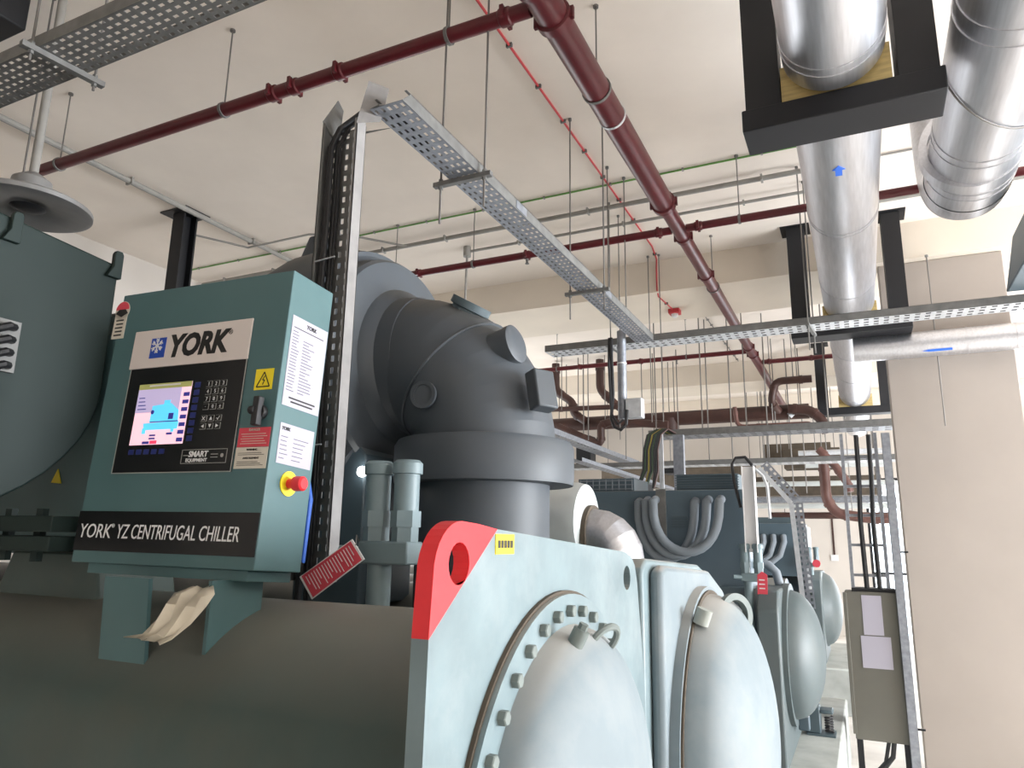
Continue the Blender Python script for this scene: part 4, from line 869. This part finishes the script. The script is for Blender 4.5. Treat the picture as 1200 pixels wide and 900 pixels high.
obj('floor_cable', MB().tube([(0.10, 7.5, -0.08), (0.08, 7.48, -0.2), (0.0, 7.46, -0.3), (-0.05, 7.44, -0.4), (-0.1, 7.42, FZ+0.02)], 0.02, 8).tube([(0.06, 7.5, -0.08), (0.02, 7.48, -0.25), (-0.08, 7.46, -0.36)], 0.016, 8), 'rubber', gc)
cl = thing('cable_ladder', 'vertical cable ladder with two thick black cables above the grey cabinet', 'cable ladder', (0, 7.5, 1.2))
for x in (-0.125, 0.165): obj('side_rail', MB().box((x-0.015, 7.50, 1.17), (x+0.015, 7.54, 2.62)), 'galv', cl, smooth=False)
for k in range(5): obj('rung', MB().box((-0.11, 7.52, 1.3+k*0.27), (0.15, 7.545, 1.325+k*0.27)), 'galv', cl, smooth=False)
for x in (-0.03, 0.075): obj('cable', MB().tube([(x+0.02, 7.49, 1.18), (x+0.012, 7.485, 1.8), (x+0.03, 7.485, 2.2), (x+0.035, 7.49, 2.6)], 0.022, 10), 'rubber', cl)
rt = thing('cable_tray', 'vertical galvanised riser tray between the grey cabinet and the column', 'cable tray', (0.25, 7.6, FZ))
obj('channel', MB().box((0.215, 7.40, FZ), (0.285, 7.404, 2.6)).box((0.215, 7.40, FZ), (0.218, 7.46, 2.6)).box((0.282, 7.40, FZ), (0.285, 7.46, 2.6)), 'galv', rt, smooth=False)
for z in (0.05, 1.52): obj('wall_bracket', MB().box((0.285, 7.42, z), (0.345, 7.44, z+0.015)), 'black', rt, smooth=False)

# ================================================================== FAR SERVICES
tray_x('cable_tray', 'far grey tray ending at the top of the cable ladder', -2.6, 0.45, 9.75, 10.15, 3.0, h=0.09, nv=3, pitch=0.14, m='galv')
tray_x('cable_tray', 'lower far tray crossing behind the louvred boxes', -4.2, 0.5, 10.6, 10.95, 2.68, h=0.07, nv=3, pitch=0.14, m='galv_lite')
tray_dir('cable_tray', 'pale tray running back on the left of the brown pipes', (-3.55, 8.3, 2.9), (-3.62, 12.5, 2.9), 0.22, 0.07, 3, 0.14, 'galv', 'galv')
tray_dir('cable_tray', 'lower pale tray running back behind the vent grille', (-3.35, 8.9, 2.6), (-3.5, 15.0, 2.6), 0.16, 0.05, 3, 0.14, 'galv', 'galv')
# descending tray to chiller 3
dt = thing('cable_tray', 'bent perforated tray descending to the farthest chiller', 'cable tray', (-0.8, 8.6, 1.9))
P1, P2, P3 = Vector((-1.02, 8.6, 2.42)), Vector((-0.70, 8.6, 2.02)), Vector((-0.64, 8.6, 0.9))
for p, q in ((P1, P2), (P2, P3)):
    d = (q-p).normalized(); v = Vector((d.z, 0, -d.x)); l = (q-p).length
    obj('perforated_base', MB().perf(p, d, v*-1, l, 0.12, int(l/0.06), 2), 'galv', dt, smooth=False)
    obj('side_rail', MB().bar(p-v*0.0, q-v*0.0, 0.01, 0.05, v), 'galv_lite', dt, smooth=False)
tp = tag(obj('conduit', MB().tube([(-1.05, 8.5, 2.40), (-0.97, 8.5, 2.32), (-0.93, 8.5, 2.2), (-0.92, 8.5, 1.85)], 0.016, 8), 'galv_lite', loc=(-0.95, 8.5, 2.2)), 'thin pale conduit dropping left of the bent tray', 'conduit')
# brown pipes
bm = thing('brown_main', 'thick brown pipe crossing the far ceiling', 'pipe', (-2.5, 12.5, 3.7))
obj('pipe', MB().cyl((-5.6, 12.5, 3.7), (-0.65, 12.5, 3.7), 0.125, 24), 'brown', bm)
obj('flange', MB().cyl((-2.95, 12.5, 3.45), (-2.95, 12.5, 3.7), 0.17, 20), 'brown', bm)
obj('valve', MB().cyl((-0.95, 12.4, 3.62), (-0.80, 12.4, 3.75), 0.05, 10), 'galv_lite', bm)
def hang(o, pts, zt):
    for x, y in pts: obj('hanger', MB().cyl((x, y, zt), (x, y, CZ), 0.009, 6), 'rod', o)
def bpipe(label, pts, r, m='brown', name='drain_pipe'):
    # round the corners of the path a little
    P = [Vector(p) for p in pts]; out = [P[0]]
    for i in range(1, len(P)-1):
        a, b, c_ = P[i-1], P[i], P[i+1]; k = min(0.12, (a-b).length*0.4, (c_-b).length*0.4)
        s_, e_ = b+(a-b).normalized()*k, b+(c_-b).normalized()*k
        out += [s_.lerp(b, t_).lerp(b.lerp(e_, t_), t_) for t_ in (0, .25, .5, .75, 1)]
    out.append(P[-1])
    t = thing(name, label, 'pipe', P[-1]); obj('pipe', MB().tube(out, r, 14), m, t)
    j = MB()
    for i in range(len(P)-1):
        mid = P[i].lerp(P[i+1], 0.3); d = (P[i+1]-P[i]).normalized(); j.cyl(mid-d*0.03, mid+d*0.03, r*1.15, 14)
    obj('joint', j, m, t, kind='stuff'); k = max(range(len(P)-1), key=lambda i: abs(P[i].z-P[i+1].z) < 0.1 and (P[i]-P[i+1]).length)
    if P[0].z < 4.8: q = P[k].lerp(P[k+1], 0.5); hang(t, ((q.x, q.y),), q.z)
    return t
bpipe('brown drain pipe with an S bend, nearest the grey elbow', [(-5.04, 12.3, 4.85), (-5.04, 12.3, 4.33), (-4.70, 12.3, 4.08), (-4.67, 12.3, 3.86), (-4.45, 12.3, 3.72)], 0.075)
bpipe('brown drain pipe with an S bend, left of the hanging conduit', [(-4.16, 12.3, 4.85), (-4.16, 12.3, 4.27), (-3.80, 12.3, 3.92), (-3.55, 12.3, 3.80)], 0.075)
bpipe('brown pipe sloping down under the thick brown pipe', [(-4.95, 12.2, 3.62), (-4.12, 12.2, 3.25), (-4.12, 12.2, 3.60), (-3.95, 12.2, 3.66), (-2.9, 12.2, 3.55)], 0.07)
bpipe('thin brown pipe above the thick one', [(-5.4, 12.2, 3.96), (-3.7, 12.2, 3.92)], 0.045)
bpipe('brown looped pipe left of the farthest duct frame', [(-0.55, 12.0, 4.13), (-1.10, 12.0, 4.13), (-1.18, 12.0, 3.80), (-1.1, 12.3, 3.7)], 0.06)
bpipe('brown elbow pipe right of the thick brown pipe end', [(-0.95, 12.3, 3.72), (-0.62, 12.3, 3.68), (-0.45, 12.3, 3.50), (-0.40, 12.3, 3.3)], 0.08)
bpipe('thin brown pipe below the thick one on the right', [(-1.75, 12.0, 3.75), (-1.72, 12.0, 3.42), (-0.62, 12.0, 3.42), (-0.55, 12.0, 3.3)], 0.035, 'copper')
bpipe('dusty red vertical pipe behind the far trays', [(-0.55, 14.0, 3.1), (-0.55, 14.0, 2.35), (-0.40, 14.0, 2.10), (0.1, 14.0, 2.02), (0.5, 14.0, 2.02)], 0.09, 'copper')
bpipe('dusty red slanting pipe behind the cable ladder', [(-0.60, 13.6, 3.2), (-0.35, 13.6, 2.9), (-0.18, 13.6, 2.6), (-0.16, 13.6, 2.45)], 0.07, 'copper')
# dark far ducts / brown clutter
def farbox(label, a, b, m, name='far_duct', cat='duct'):
    c_ = [(a[i]+b[i])/2 for i in range(3)]; t = tag(obj(name, MB().box(a, b), m, loc=tuple(c_), bevel=0.01), label, cat); hang(t, ((a[0]+0.1, c_[1]), (b[0]-0.1, c_[1])), b[2]); return t
farbox('brown dusty duct behind the far trays on the right', (-1.35, 15.5, 3.05), (-0.3, 16.0, 3.45), 'mud')
farbox('long brown duct low behind the far trays', (-2.0, 16.2, 2.55), (0.4, 16.7, 2.95), 'mud')
farbox('black duct hanging between the trays on the left', (-4.9, 13.0, 3.0), (-4.6, 13.3, 3.55), 'black')
farbox('dark red pipe rack far left behind the vent grille', (-5.4, 16.0, 2.75), (-2.0, 16.4, 3.25), 'mud')
farbox('black duct low behind the pale tray', (-5.6, 12.8, 2.35), (-3.5, 13.4, 2.62), 'black')
farbox('yellow board leaning behind the vent grille', (-5.2, 12.6, 2.52), (-4.85, 12.65, 2.75), 'wood', 'board', 'board')
farbox('wide dusty brown duct high behind the farthest hoses', (-1.9, 17.0, 3.35), (-0.5, 17.1, 3.75), 'mud')
farbox('dark square duct end between the far trays', (-3.2, 12.9, 2.78), (-2.9, 13.4, 3.0), 'black')
for i, (z, x0, x1, y) in enumerate(((2.72, -2.0, 0.6, 15.2), (2.42, -2.0, 0.6, 15.4), (2.28, -1.9, 0.6, 15.0), (2.12, -1.7, 0.6, 15.6), (3.25, -1.0, 0.5, 14.6), (3.05, -0.9, 0.5, 14.8))):
    fp = tag(obj('far_pipe', MB().cyl((x0, y, z), (x1, y, z), 0.05 + 0.015*(i % 2), 12), ('clad_white', 'galv', 'clad_white', 'brown', 'galv_lite', 'clad_white')[i], loc=((x0+x1)/2, y, z)), ('pale far pipe level with the lower far tray', 'grey far pipe under the lower far tray', 'white far pipe above the white wall', 'brown far pipe lowest of the rack behind the cable ladder', 'upper grey far pipe behind the cable ladder', 'second white far pipe behind the cable ladder')[i], 'pipe'); hang(fp, ((x0+0.3, y), (x1-0.3, y)), z)
# vertical conduit with switch on the far wall
sw = thing('wall_switch', 'thin conduit with small switch box on the far white wall', 'switch', (-0.66, 18.95, 1.3))
obj('conduit', MB().box((-0.68, 18.97, 1.3), (-0.64, 19.0, 2.25)), 'brown', sw); obj('box', MB().box((-0.74, 18.95, 1.18), (-0.58, 19.0, 1.32)), 'white', sw)
# bundle of cables dropping to the left drive cabinet
cbn = thing('cable_bundle', 'green and yellow cable bundle dropping to the far drive cabinet', 'cable bundle', (-1.85, 6.9, 2.1))
random.seed(5)
for i in range(9):
    dx = (i-4)*0.017; m_ = ('rubber', 'cable_green', 'rubber', 'cable_ochre', 'rubber', 'cable_green', 'rubber', 'rubber', 'brown')[i]
    obj('cable', MB().tube([(-1.62+dx*0.6, 6.95, 2.62), (-1.70+dx*0.8, 6.9, 2.66), (-1.77+dx, 6.85, 2.60), (-1.80+dx, 6.82, 2.45), (-1.80+dx*1.1, 6.8, 2.25), (-1.82+dx*1.5-0.02*(i % 3), 6.75, 2.08)], 0.010, 7), m_, cbn)
obj('riser_plate', MB().box((-1.74, 6.9, 2.0), (-1.70, 6.93, 2.66)), 'galv_lite', cbn, smooth=False)
tag(obj('riser_channel', MB().box((-1.60, 6.9, 1.5), (-1.50, 6.96, 2.6)), 'galv', loc=(-1.55, 6.93, 1.5)), 'galvanised upright between the two drive cabinets', 'channel')
# slim far hanger rods: all look the same
rods = [(-4.6, 11.5, 3.8), (-4.3, 11.8, 3.4), (-4.0, 11.2, 3.2), (-3.7, 12.0, 3.3), (-3.45, 11.5, 2.9), (-3.2, 12.4, 3.2), (-2.9, 11.9, 3.75), (-2.75, 12.3, 3.3), (-2.55, 10.0, 3.0), (-1.9, 10.0, 3.0), (-1.95, 10.7, 2.68), (-1.62, 10.7, 2.68), (-1.15, 12.2, 3.0), (-0.95, 12.3, 2.9), (-1.3, 9.9, 3.0), (-1.12, 10.7, 2.68), (-0.30, 10.0, 3.0), (-1.0, 13, 2.4), (-0.8, 13, 2.4)]
first = None
for x, y, z in rods:
    if first is None:
        first = MB(); rod(first, 0, 0, 0, 1, 0.009); fo = obj('hanger_rod', first, 'rod', loc=(0, 0, 0)); me = fo.data; o = fo
    else: o = D.objects.new('hanger_rod', me); COL.objects.link(o)
    o.location = (x, y, z); o.scale = (1, 1, CZ-z)
    tag(o, 'thin dark hanger rod among the far pipes and trays', 'rod', 'hanger rods over the far pipes')
# twin rods
for x, l in ((-2.06, 'left of the twin rods dropping beyond the hanging conduit'), (-1.93, 'right of the twin rods dropping beyond the hanging conduit')): single_rod(l, x, 7.9, 2.9, CZ)
# small lit lamp low on the left beyond the riser
ll = tag(obj('work_lamp', MB().lathe((-1.985, 2.585, 1.88), (0.5, -0.7, -0.4), [(0.022, 0), (0.022, 0.02), (0.015, 0.03)], 16), 'lamp_on', loc=(-1.985, 2.585, 1.88)), 'small brightly lit lamp seen just right of the riser tray', 'lamp')
